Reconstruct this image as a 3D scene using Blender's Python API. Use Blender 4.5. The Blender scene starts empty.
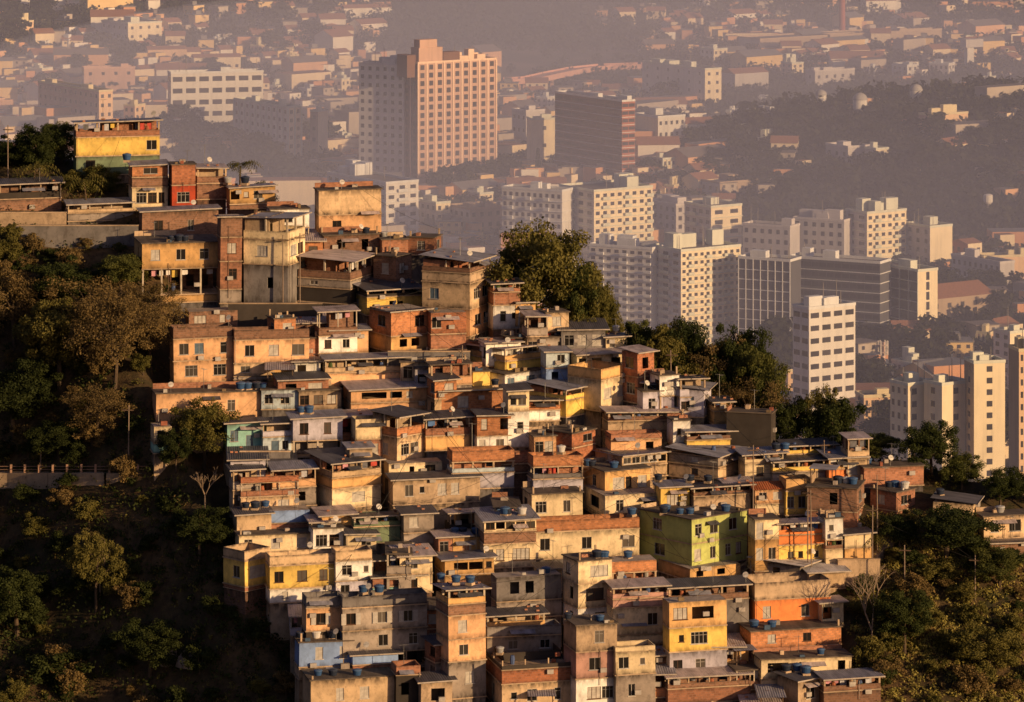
import bpy, math, random
import numpy as np
from mathutils import Vector
random.seed(7)
R = random.Random(11)
C = bpy.context.scene.collection
F, HC, YH = 4200.0, 220.0, -300.0          # focal length in pixels, camera height, horizon row

# ------------------------------------------------------------------ terrain
CREST = [(-400,120),(0,165),(60,175),(130,190),(240,212),(300,236),(360,255),(420,282),(480,312),(540,335),(620,352),(700,400),(780,440),(870,470),(940,500),(1024,512),(1200,545),(1500,620)]
def plane_z(Y): return 105+(Y-483)*.576
def plane_Y(py): return 393.2/(.576+(py-YH)/F)
CX = np.array([c[0] for c in CREST],float); CY = np.array([c[1] for c in CREST],float)
def ss(a,b,x):
    t=np.clip((x-a)/(b-a),0,1); return t*t*(3-2*t)
HILLS = [(190,1960,150,120,30),(330,1850,130,150,26),(-270,2950,260,330,75),(-60,2020,60,60,10),(-190,2000,70,80,16),(100,3700,700,350,95),(700,3500,500,400,110),(-500,3900,600,300,120),(-120,3350,200,180,50),(300,2500,150,120,12)]
def H(X,Y):
    X=np.asarray(X,float); Y=np.asarray(Y,float)
    px=512+X*F/545
    Yc=plane_Y(np.interp(px,CX,CY))+7
    zc=plane_z(Yc)
    front=plane_z(Y)
    back=zc-.62*(Y-Yc)
    z=np.minimum(front,back)-3*np.exp(-((Y-Yc)/7.0)**2)
    # gully on the west flank
    Xe=-36.3-(Y-513)*.62
    d=np.clip(Xe-X,0,None)
    g=np.minimum(d*.85,17)*(1-ss(536,556,Y))
    g=g+np.clip(d-22,0,40)*-.15*(1-ss(536,556,Y))
    z=z-g
    # eastern flank falls away beyond the last houses
    Xr=36+(Y-470)*.35
    z=z-np.clip(X-Xr,0,60)*.10*(1-ss(505,530,Y))
    z=z+.9*np.sin(X*.21+Y*.13)*np.cos(Y*.17-X*.08)*ss(8,26,np.abs(X-(-2)))
    xl=np.interp(Y,[470,480,535,545,575],[-18,-23,-47.5,-46,-47]); xr=np.interp(Y,[470,483,500,507,513,520,530],[43,42,38,38,41,44,50])
    z=z-4.6*ss(0,4,X-xl)*ss(0,4,xr-X)
    far=np.zeros_like(z)
    for (hx,hy,sx,sy,h) in HILLS:
        far=far+h*np.exp(-((X-hx)/sx)**2-((Y-hy)/sy)**2)
    far=far+ss(5000,11000,Y)*260*(.6+.4*np.sin(X*.0011+1)*np.cos(X*.0004))
    far=far*ss(900,1250,Y)
    z=np.maximum(z,far)
    return z
def Hs(x,y): return float(H(x,y))
def pix(X,Y,Z): return 512+X*F/Y, YH+F*(HC-Z)/Y
def ray(px,py,y0=430,y1=9000):
    Ys=np.concatenate([np.arange(y0,700,.5),np.arange(700,y1,4.)]) if y0<700 else np.arange(y0,y1,2.)
    Xs=(px-512)/F*Ys; Zs=HC-(py-YH)/F*Ys
    hit=np.nonzero(H(Xs,Ys)>=Zs)[0]
    if len(hit)==0: return None
    i=hit[0]; return Vector((Xs[i],Ys[i],Zs[i]))
def at_depth(px,py,Y): return Vector(((px-512)*Y/F,Y,HC-(py-YH)*Y/F))

# ------------------------------------------------------------------ materials
MATS={}
def newmat(name):
    m=bpy.data.materials.new(name); m.use_nodes=True
    nt=m.node_tree; nt.nodes.clear()
    o=nt.nodes.new('ShaderNodeOutputMaterial'); b=nt.nodes.new('ShaderNodeBsdfPrincipled')
    nt.links.new(b.outputs[0],o.inputs[0]); b.inputs['Specular IOR Level'].default_value=.25
    return m,nt,b
class N:
    def __init__(s,nt): s.nt=nt
    def n(s,t,**k):
        x=s.nt.nodes.new(t)
        for a,v in k.items(): setattr(x,a,v)
        return x
    def l(s,a,b): s.nt.links.new(a,b)
    def noise(s,vec,scale,detail=4,rough=.55):
        x=s.n('ShaderNodeTexNoise'); x.inputs['Scale'].default_value=scale; x.inputs['Detail'].default_value=detail; x.inputs['Roughness'].default_value=rough
        if vec is not None: s.l(vec,x.inputs['Vector'])
        return x.outputs['Fac']
    def ramp(s,f,a,b,ca=(0,0,0,1),cb=(1,1,1,1)):
        x=s.n('ShaderNodeValToRGB'); e=x.color_ramp.elements
        e[0].position=a; e[0].color=ca; e[1].position=b; e[1].color=cb
        s.l(f,x.inputs[0]); return x.outputs[0]
    def mix(s,f,a,b,blend='MIX'):
        x=s.n('ShaderNodeMix',data_type='RGBA',blend_type=blend)
        for i,v in ((0,f),(6,a),(7,b)):
            if isinstance(v,(int,float)): x.inputs[i].default_value=v
            elif isinstance(v,tuple): x.inputs[i].default_value=v if len(v)==4 else (*v,1)
            else: s.l(v,x.inputs[i])
        return x.outputs[2]
    def m(s,op,a,b=0.):
        x=s.n('ShaderNodeMath',operation=op)
        for i,v in ((0,a),(1,b)):
            if isinstance(v,(int,float)): x.inputs[i].default_value=v
            else: s.l(v,x.inputs[i])
        return x.outputs[0]
    def mapping(s,vec,sc,loc=None):
        x=s.n('ShaderNodeMapping'); x.inputs['Scale'].default_value=sc; s.l(vec,x.inputs['Vector']); return x.outputs[0]
COL=dict(cream=(.80,.64,.40),yellow=(.88,.61,.16),white=(.88,.84,.76),beige=(.64,.46,.28),peach=(.76,.45,.24),orange=(.76,.25,.08),
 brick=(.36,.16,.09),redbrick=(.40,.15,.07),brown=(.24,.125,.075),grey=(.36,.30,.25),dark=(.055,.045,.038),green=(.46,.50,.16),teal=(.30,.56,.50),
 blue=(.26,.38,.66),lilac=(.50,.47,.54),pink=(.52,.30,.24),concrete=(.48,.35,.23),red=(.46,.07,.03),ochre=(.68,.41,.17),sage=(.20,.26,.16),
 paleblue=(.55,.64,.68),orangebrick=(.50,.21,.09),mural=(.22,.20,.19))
DIRT=dict(white=.6,yellow=.6,green=.35,orange=.45,blue=.5,concrete=1.15,grey=.9,beige=.95,brown=.8,dark=.6,mural=1.2,cream=.75)
def wallmat(c):
    k='wall '+c
    if k in MATS: return MATS[k]
    m,nt,b=newmat(k); g=N(nt); col=COL[c]; dirt=DIRT.get(c,.7)
    tc=g.n('ShaderNodeTexCoord'); oi=g.n('ShaderNodeObjectInfo')
    off=g.n('ShaderNodeVectorMath',operation='ADD'); sc=g.n('ShaderNodeVectorMath',operation='SCALE'); sc.inputs['Scale'].default_value=1.0
    cmb=g.n('ShaderNodeCombineXYZ'); r50=g.m('MULTIPLY',oi.outputs['Random'],57.)
    for i in range(3): g.l(r50,cmb.inputs[i])
    g.l(tc.outputs['Object'],off.inputs[0]); g.l(cmb.outputs[0],off.inputs[1]); P=off.outputs[0]
    base=col
    if c in('brick','redbrick','brown','orangebrick'):
        sx=g.n('ShaderNodeSeparateXYZ'); g.l(tc.outputs['Object'],sx.inputs[0])
        cb=g.n('ShaderNodeCombineXYZ'); g.l(g.m('ADD',sx.outputs[0],sx.outputs[1]),cb.inputs[0]); g.l(sx.outputs[2],cb.inputs[1])
        bt=g.n('ShaderNodeTexBrick'); bt.inputs['Scale'].default_value=1; bt.inputs['Brick Width'].default_value=.42; bt.inputs['Row Height'].default_value=.26; bt.inputs['Mortar Size'].default_value=.03
        bt.inputs['Color1'].default_value=(*[v*1.25 for v in col],1); bt.inputs['Color2'].default_value=(*[v*.7 for v in col],1); bt.inputs['Mortar'].default_value=(*[v*.75+.06 for v in col],1)
        g.l(cb.outputs[0],bt.inputs['Vector']); c1=bt.outputs[0]
    else:
        c1=g.mix(g.ramp(g.noise(P,.5,3),.35,.7),tuple(v*1.1 for v in col),tuple(v*(.84 if dirt<.5 else .74) for v in col))
    # patches where the plaster is worn to a different tone
    c2=g.mix(g.m('MULTIPLY',g.ramp(g.noise(P,.9,6,.7),.5,.62),.36*dirt),c1,tuple(v*.5+.03 for v in col))
    # vertical runs of dirt
    wv=g.n('ShaderNodeVectorMath',operation='ADD'); wn=g.n('ShaderNodeTexNoise'); wn.inputs['Scale'].default_value=.7; g.l(P,wn.inputs['Vector']); g.l(P,wv.inputs[0]); g.l(wn.outputs['Color'],wv.inputs[1]); st=g.noise(g.mapping(wv.outputs[0],(1.3,1.3,.30)),1.,7,.7)
    c3=g.mix(g.m('MULTIPLY',g.ramp(st,.52,.74),.6*dirt),c2,(.05,.036,.026))
    # grime under the slab and at the foot of each storey
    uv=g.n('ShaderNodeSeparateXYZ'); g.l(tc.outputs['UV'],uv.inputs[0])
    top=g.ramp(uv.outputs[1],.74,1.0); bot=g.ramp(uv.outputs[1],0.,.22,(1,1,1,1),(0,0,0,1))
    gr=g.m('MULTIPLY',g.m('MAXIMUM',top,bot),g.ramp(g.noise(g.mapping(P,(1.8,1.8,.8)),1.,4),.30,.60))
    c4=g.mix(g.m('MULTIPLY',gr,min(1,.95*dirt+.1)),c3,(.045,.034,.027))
    c4=g.mix(g.m('MULTIPLY',g.ramp(g.noise(P,2.6,8,.75),.54,.66),.34*min(1,dirt+.2)),c4,(.05,.038,.028))
    hs=g.n('ShaderNodeHueSaturation'); g.l(c4,hs.inputs['Color']); g.l(g.m('ADD',.82,g.m('MULTIPLY',oi.outputs['Random'],.40)),hs.inputs['Value'])
    g.l(hs.outputs[0],b.inputs['Base Color']); b.inputs['Roughness'].default_value=.9
    bm=g.n('ShaderNodeBump'); bm.inputs['Strength'].default_value=.5; bm.inputs['Distance'].default_value=.03
    g.l(g.noise(P,7.,5),bm.inputs['Height']); g.l(bm.outputs[0],b.inputs['Normal'])
    MATS[k]=m; return m
def simple(name,col,rough=.7,metal=0.,var=.35,scale=1.5,rnd=0.,spec=.25):
    if name in MATS: return MATS[name]
    m,nt,b=newmat(name); g=N(nt); tc=g.n('ShaderNodeTexCoord')
    c=g.mix(g.ramp(g.noise(tc.outputs['Object'],scale,5,.65),.3,.7),tuple(v*(1-var) for v in col),tuple(min(1,v*(1+var*.5)) for v in col))
    if rnd:
        oi=g.n('ShaderNodeObjectInfo'); hs=g.n('ShaderNodeHueSaturation'); g.l(c,hs.inputs['Color'])
        g.l(g.m('ADD',1-rnd/2,g.m('MULTIPLY',oi.outputs['Random'],rnd)),hs.inputs['Value']); c=hs.outputs[0]
    g.l(c,b.inputs['Base Color']); b.inputs['Roughness'].default_value=rough; b.inputs['Metallic'].default_value=metal; b.inputs['Specular IOR Level'].default_value=spec
    MATS[name]=m; return m
def roofmat(k):
    n='roof '+k
    if n in MATS: return MATS[n]
    col={'m':(.25,.245,.28),'d':(.095,.09,.10),'p':(.46,.38,.36),'f':(.12,.095,.075),'t':(.36,.11,.04),'w':(.5,.47,.45)}[k]
    m,nt,b=newmat(n); g=N(nt); tc=g.n('ShaderNodeTexCoord'); oi=g.n('ShaderNodeObjectInfo')
    off=g.n('ShaderNodeVectorMath',operation='ADD'); cmb=g.n('ShaderNodeCombineXYZ'); r50=g.m('MULTIPLY',oi.outputs['Random'],91.); g.l(r50,cmb.inputs[0]); g.l(r50,cmb.inputs[1])
    g.l(tc.outputs['Object'],off.inputs[0]); g.l(cmb.outputs[0],off.inputs[1]); P=off.outputs[0]
    c1=g.mix(g.ramp(g.noise(g.mapping(P,(1.1,.25,1)),1.,5,.7),.35,.65),tuple(v*.65 for v in col),tuple(v*1.35 for v in col))
    rust=g.ramp(g.noise(P,.7,6,.7),.55,.68)
    c2=g.mix(g.m('MULTIPLY',rust,.55 if k in'mpw' else .35),c1,(.12,.055,.03) if k in 'mpw' else (.04,.033,.03))
    g.l(c2,b.inputs['Base Color']); b.inputs['Roughness'].default_value=.55 if k in 'mdp' else .9; b.inputs['Metallic'].default_value=0
    MATS[n]=m; return m
def leafmat(name,c1,c2,trans=.25):
    if name in MATS: return MATS[name]
    m,nt,b=newmat(name); g=N(nt); tc=g.n('ShaderNodeTexCoord'); oi=g.n('ShaderNodeObjectInfo')
    at=g.n('ShaderNodeAttribute',attribute_name='tone')
    f=g.m('ADD',g.m('MULTIPLY',at.outputs['Fac'],.7),g.m('MULTIPLY',oi.outputs['Random'],.3))
    c=g.mix(f,c1,c2); g.l(c,b.inputs['Base Color']); b.inputs['Roughness'].default_value=.75; b.inputs['Specular IOR Level'].default_value=.15
    out=nt.nodes['Material Output']; tr=g.n('ShaderNodeBsdfTranslucent'); g.l(c,tr.inputs[0]); mx=g.n('ShaderNodeMixShader'); mx.inputs[0].default_value=trans
    g.l(b.outputs[0],mx.inputs[1]); g.l(tr.outputs[0],mx.inputs[2]); g.l(mx.outputs[0],out.inputs[0])
    MATS[name]=m; return m
def glass():
    if 'pane' in MATS: return MATS['pane']
    m,nt,b=newmat('pane'); g=N(nt); oi=g.n('ShaderNodeObjectInfo')
    c=g.ramp(oi.outputs['Random'],.55,.95,(.016,.014,.013,1),(.13,.11,.09,1)); g.l(c,b.inputs['Base Color']); b.inputs['Roughness'].default_value=.18; b.inputs['Specular IOR Level'].default_value=.5
    MATS['pane']=m; return m

# ------------------------------------------------------------------ mesh helper
class MB:
    def __init__(s): s.v=[];s.f=[];s.uv=[];s.mi=[];s.d={}
    def vert(s,p):
        k=(round(p[0],4),round(p[1],4),round(p[2],4))
        i=s.d.get(k)
        if i is None: i=len(s.v); s.v.append(k); s.d[k]=i
        return i
    def face(s,ps,uv=None,mi=0):
        ids=[s.vert(p) for p in ps]
        if len(set(ids))<3: return
        s.f.append(ids); s.uv.append(uv or [(p[0],.5) for p in ps]); s.mi.append(mi)
    def box(s,x0,x1,y0,y1,z0,z1,mi=0,uv=None):
        a=[(x0,y0),(x1,y0),(x1,y1),(x0,y1)]
        for i in range(4):
            p,q=a[i],a[(i+1)%4]
            s.face([(p[0],p[1],z0),(q[0],q[1],z0),(q[0],q[1],z1),(p[0],p[1],z1)],[(0,.3),(1,.3),(1,.7),(0,.7)],mi)
        s.face([(*p,z1) for p in a],None,mi); s.face([(*p,z0) for p in a[::-1]],None,mi)
    def tube(s,p,q,r0,r1,n=6,mi=0):
        p=Vector(p);q=Vector(q);ax=(q-p).normalized(); u=ax.orthogonal().normalized(); w=ax.cross(u)
        A=[];B=[]
        for i in range(n):
            a=2*math.pi*i/n; o=u*math.cos(a)+w*math.sin(a); A.append(tuple(p+o*r0)); B.append(tuple(q+o*r1))
        for i in range(n):
            j=(i+1)%n; s.face([A[i],A[j],B[j],B[i]],None,mi)
        s.face(A[::-1],None,mi); s.face(B,None,mi)
    def lathe(s,prof,n=14,cx=0,cy=0,mi=0):
        rings=[[(cx+r*math.cos(2*math.pi*i/n),cy+r*math.sin(2*math.pi*i/n),z) for i in range(n)] for r,z in prof]
        for a,b in zip(rings,rings[1:]):
            for i in range(n):
                j=(i+1)%n; s.face([a[i],a[j],b[j],b[i]],None,mi)
        s.face(rings[0][::-1],None,mi); s.face(rings[-1],None,mi)
    def mesh(s,name,mats):
        me=bpy.data.meshes.new(name); me.from_pydata(s.v,[],s.f)
        for m in mats: me.materials.append(m)
        if s.f:
            ul=me.uv_layers.new(name='UVMap'); me.polygons.foreach_set('material_index',s.mi)
            flat=[c for u in s.uv for c2 in u for c in c2]; 
            if len(flat)==len(ul.data)*2: ul.data.foreach_set('uv',flat)
        return me
def link(name,me,parent=None,loc=None,rz=0):
    o=bpy.data.objects.new(name,me); C.objects.link(o)
    if loc is not None: o.location=loc
    if rz: o.rotation_euler=(0,0,rz)
    if parent: o.parent=parent
    return o
def part(name,mb,mat,parent,**k):
    return link(name,mb.mesh(name,[mat] if not isinstance(mat,list) else mat),parent,**k)
USED={}
def tag(o,label,cat,group=None):
    o['label']=label; o['category']=cat
    if group: o['group']=group
    USED.setdefault(label.lower(),[]).append(o.name)
    return o
def thing(name,label,cat,loc,rz=0,group=None):
    o=link(name,None,None,loc,rz); o.empty_display_size=.2
    return tag(o,label,cat,group)
# ------------------------------------------------------------------ houses
def wall_ring(w,d,z0,z1,wins,mb=None,x0=0.,y0=0.,rev=.14):
    """four walls of a storey; wins[face] = list of (u0,u1,zb,zt); faces 0 = along +x, 1 = east end, 2 = back, 3 = the west end"""
    mb=mb or MB()
    runs=[((x0,y0),(1,0),w),((x0+w,y0),(0,1),d),((x0+w,y0+d),(-1,0),w),((x0,y0+d),(0,-1),d)]
    per=0
    for i,(O,D,L) in enumerate(runs):
        Nn=(D[1],-D[0])
        P=lambda u,z,k=0.: (O[0]+D[0]*u-Nn[0]*k,O[1]+D[1]*u-Nn[1]*k,z)
        UV=lambda u,z:(per+u,(z-z0)/(z1-z0))
        def quad(u0,u1,a,b): mb.face([P(u0,a),P(u1,a),P(u1,b),P(u0,b)],[UV(u0,a),UV(u1,a),UV(u1,b),UV(u0,b)])
        cur=0.
        for (u0,u1,zb,zt) in sorted(wins.get(i,[])):
            if u0>cur+1e-3: quad(cur,u0,z0,z1)
            if zb>z0+.02: quad(u0,u1,z0,zb)
            quad(u0,u1,zt,z1)
            for a,bb in (((u0,zb),(u1,zb)),((u1,zb),(u1,zt)),((u1,zt),(u0,zt)),((u0,zt),(u0,zb))):
                mb.face([P(*a),P(*bb),P(*bb,rev),P(*a,rev)][::-1],[UV(*a),UV(*bb),UV(*bb),UV(*a)])
            cur=u1
        if cur<L-1e-3: quad(cur,L,z0,z1)
        per+=L
    return mb
WCACHE={}
def win_meshes(w,h,kind,fm):
    w=round(w,1);h=round(h,1); k=(w,h,kind,fm)
    if k in WCACHE: return WCACHE[k]
    fmat={'w':simple('white window paint',(.50,.46,.41),.5),'b':simple('brown window wood',(.12,.06,.035),.6),'a':simple('dull aluminium',(.34,.32,.30),.4)}[fm]
    fr=MB(); t=.055 if kind!='x' else .04; y0,y1=-.02,.05
    fr.box(0,w,y0,y1,0,t); fr.box(0,w,y0,y1,h-t,h); fr.box(0,t,y0,y1,t,h-t); fr.box(w-t,w,y0,y1,t,h-t)
    n=max(1,round(w/.55)) if kind not in 'dx' else (1 if kind=='d' or w<.8 else 2)
    for i in range(1,n): 
        x=w*i/n; fr.box(x-.025,x+.025,y0+.01,y1-.01,t,h-t)
    if kind=='g' and h>1.0: fr.box(t,w-t,y0+.012,y1-.012,h*.7,h*.7+.04)
    fr.box(-.08,w+.08,-.16,-.021,-.06,.02)
    me=fr.mesh('window',[fmat]); pn=MB(); pn.face([(t,.02,t),(w-t,.02,t),(w-t,.02,h-t),(t,.02,h-t)])
    pm=pn.mesh('pane',[glass() if kind in 'gsx' else simple('drawn curtain',(.5,.46,.4),.8) if kind=='c' else simple('painted door '+fm,{'w':(.45,.42,.38),'b':(.16,.08,.04),'a':(.1,.15,.2)}[fm],.6)])
    WCACHE[k]=(me,pm); return WCACHE[k]
HOUSES=[]; OCC=[]
def runxf(i,w,d,x0=0.,y0=0.):
    return [((x0,y0),0.,(1,0)),((x0+w,y0),math.pi/2,(0,1)),((x0+w,y0+d),math.pi,(-1,0)),((x0,y0+d),-math.pi/2,(0,-1))][i]
def put_window(root,i,w,d,u,z,ww,hh,kind,fm):
    O,rz,D=runxf(i,w,d)
    if kind!='d' and R.random()<.4: fm=R.choice('wbaab')
    if kind=='g': kind=R.choices('gxc',(.45,.42,.13))[0]
    me,pm=win_meshes(ww,hh,kind,fm)
    Nn=(D[1],-D[0])
    o=link('door' if kind=='d' else 'window',me,root,(O[0]+D[0]*u-Nn[0]*.07,O[1]+D[1]*u-Nn[1]*.07,z),rz)
    p=link('door_panel' if kind=='d' else 'pane',pm,o)
    if kind=='s':
        sm=MB(); sm.box(0,ww*.5,-.13,-.09,0,hh)
        m=sm.mesh('shutter',[simple('white window paint',(.62,.58,.52),.5)])
        link('shutter',m,root,(O[0]+D[0]*(u-ww*.5-.03),O[1]+D[1]*(u-ww*.5-.03),z),rz); link('shutter',m,root,(O[0]+D[0]*(u+ww+.03),O[1]+D[1]*(u+ww+.03),z),rz)
def roof(root,kind,w,d,z,rnd):
    if kind=='n': return
    if kind=='f':
        mb=MB(); e=.18; mb.box(-e,w+e,-e,d+e,z,z+.13); part('roof',mb,roofmat('f'),root)
        k=rnd.random()
        if k<.6:
            for cx,cy in ((.15,.15),(w-.35,.15),(w-.35,d-.35),(.15,d-.35)):
                if rnd.random()<.55:
                    m=MB(); h=rnd.uniform(.3,1.0); m.box(cx,cx+.2,cy,cy+.2,z+.13,z+.13+h)
                    o=part('column_stub',m,wallmat('concrete'),root)
        if k>.35:
            m=MB(); h=rnd.uniform(.25,.7); y=d-.2; m.box(0,w*rnd.uniform(.5,1),y,y+.14,z+.13,z+.13+h); part('roof_kerb',m,wallmat('concrete' if rnd.random()<.6 else 'brick'),root)
        m=MB(); x=rnd.uniform(.2,.7)*w; y=rnd.uniform(.3,.7)*d; a=rnd.uniform(.4,1.1); m.box(x,x+a,y,y+.5,z+.13,z+.13+rnd.uniform(.3,.6)); part('roof_box',m,wallmat(rnd.choice(['concrete','grey','brick'])),root)
        return
    if kind=='t':
        mb=MB(); e=.35; rise=min(1.3,d*.22); n=max(4,int((w+2*e)/.28)); 
        for i in range(n):
            xa=-e+(w+2*e)*i/n; xb=-e+(w+2*e)*(i+1)/n; xm=(xa+xb)/2
            for (p,q) in ((( -e,z),(d/2,z+rise)),((d/2,z+rise),(d+e,z))):
                mb.face([(xa,p[0],p[1]),(xm,p[0],p[1]+.07),(xm,q[0],q[1]+.07),(xa,q[0],q[1])]); mb.face([(xm,p[0],p[1]+.07),(xb,p[0],p[1]),(xb,q[0],q[1]),(xm,q[0],q[1]+.07)])
        part('roof',mb,roofmat('t'),root)
        g=MB(); 
        for x in (.02,w-.02): g.face([(x,0,z),(x,d,z),(x,d/2,z+rise)])
        part('gable',g,wallmat('cream'),root); return
    fo,so=rnd.uniform(.45,.9),rnd.uniform(.25,.6); back=d+.3; sl=rnd.uniform(.03,.09)*(1 if rnd.random()<.8 else -.6)
    tilt=rnd.uniform(-.02,.03)
    zf=lambda x,y: z+.06+(y+fo)*sl+(x*tilt)
    mb=MB(); W=w+2*so; n=max(4,int(W/.27))
    ny=3
    for i in range(n):
        xa=-so+W*i/n; xb=-so+W*(i+1)/n; xm=(xa+xb)/2
        for j in range(ny):
            ya=-fo+(back+fo)*j/ny; yb=-fo+(back+fo)*(j+1)/ny
            mb.face([(xa,ya,zf(xa,ya)),(xm,ya,zf(xm,ya)+.035),(xm,yb,zf(xm,yb)+.035),(xa,yb,zf(xa,yb))]); mb.face([(xm,ya,zf(xm,ya)+.035),(xb,ya,zf(xb,ya)),(xb,yb,zf(xb,yb)),(xm,yb,zf(xm,yb)+.035)])
    part('roof',mb,roofmat(kind),root)
    e=MB(); x0,x1=-so,w+so
    e.face([(x0,-fo-.03,zf(x0,0)-fo*sl-.09),(x1,-fo-.03,zf(x1,0)-fo*sl-.09),(x1,-fo-.03,zf(x1,0)-fo*sl+.07),(x0,-fo-.03,zf(x0,0)-fo*sl+.07)])
    part('fascia',e,simple('pale fascia',(.42,.36,.30),.6),root)
    bm=MB()
    for x in (.05,w-.15): 
        bm.face([(x,-fo+.05,zf(x,-fo)-.02),(x,back-.05,zf(x,back)-.02),(x,back-.05,zf(x,back)-.14),(x,-fo+.05,zf(x,-fo)-.14)])
        bm.face([(x+.08,-fo+.05,zf(x,-fo)-.14),(x+.08,back-.05,zf(x,back)-.14),(x+.08,back-.05,zf(x,back)-.02),(x+.08,-fo+.05,zf(x,-fo)-.02)])
        bm.face([(x,-fo+.05,zf(x,-fo)-.14),(x,back-.05,zf(x,back)-.14),(x+.08,back-.05,zf(x,back)-.14),(x+.08,-fo+.05,zf(x,-fo)-.14)])
    part('rafter_frame',bm,simple('old timber',(.14,.09,.06),.8),root)
    if rnd.random()<.45:    # bricks and stones holding the sheets down
        for q in range(rnd.randint(1,4)):
            x=rnd.uniform(0,w);y=rnd.uniform(0,d); zz=zf(x,y)+.07; m=MB(); m.box(x,x+.35,y,y+.2,zz,zz+.18); part('brick_weight',m,wallmat('brick'),root)
def laundry(w,z,rnd,root,y):
    x=.4
    while x<w-1:
        ww=rnd.uniform(.4,.9); hh=rnd.uniform(.5,1.0)
        if rnd.random()<.7:
            m=MB(); b=rnd.uniform(-.06,.06); m.face([(x,y,z-hh),(x+ww/2,y+b,z-hh-.03),(x+ww/2,y,z),(x,y,z)]); m.face([(x+ww/2,y+b,z-hh-.03),(x+ww,y-.02,z-hh+.05),(x+ww,y,z),(x+ww/2,y,z)])
            c=rnd.choice([(.75,.72,.68),(.7,.68,.66),(.5,.08,.06),(.1,.2,.45),(.65,.45,.1),(.5,.5,.55),(.15,.15,.17),(.6,.3,.35)])
            part('hanging_cloth',m,simple('cloth %d%d'%(int(c[0]*100),int(c[2]*100)),c,.9),root)
        x+=ww+rnd.uniform(.1,.5)
def parse(line):
    a=[t.strip() for t in line.split('|')]
    lab,_,short=a[0].partition('/'); n=a[1].split()
    xa,xc,xb,yb=map(float,n[:4]); rf=n[4]
    st=[]
    for s in a[2:]:
        t=s.split(); wins=t[3] if len(t)>3 else ''
        st.append((float(t[0]),t[1],t[2],[x for x in wins.split(',') if x]))
    return lab.strip(),(short or lab).strip(),xa,xc,xb,yb,rf,st
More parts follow.
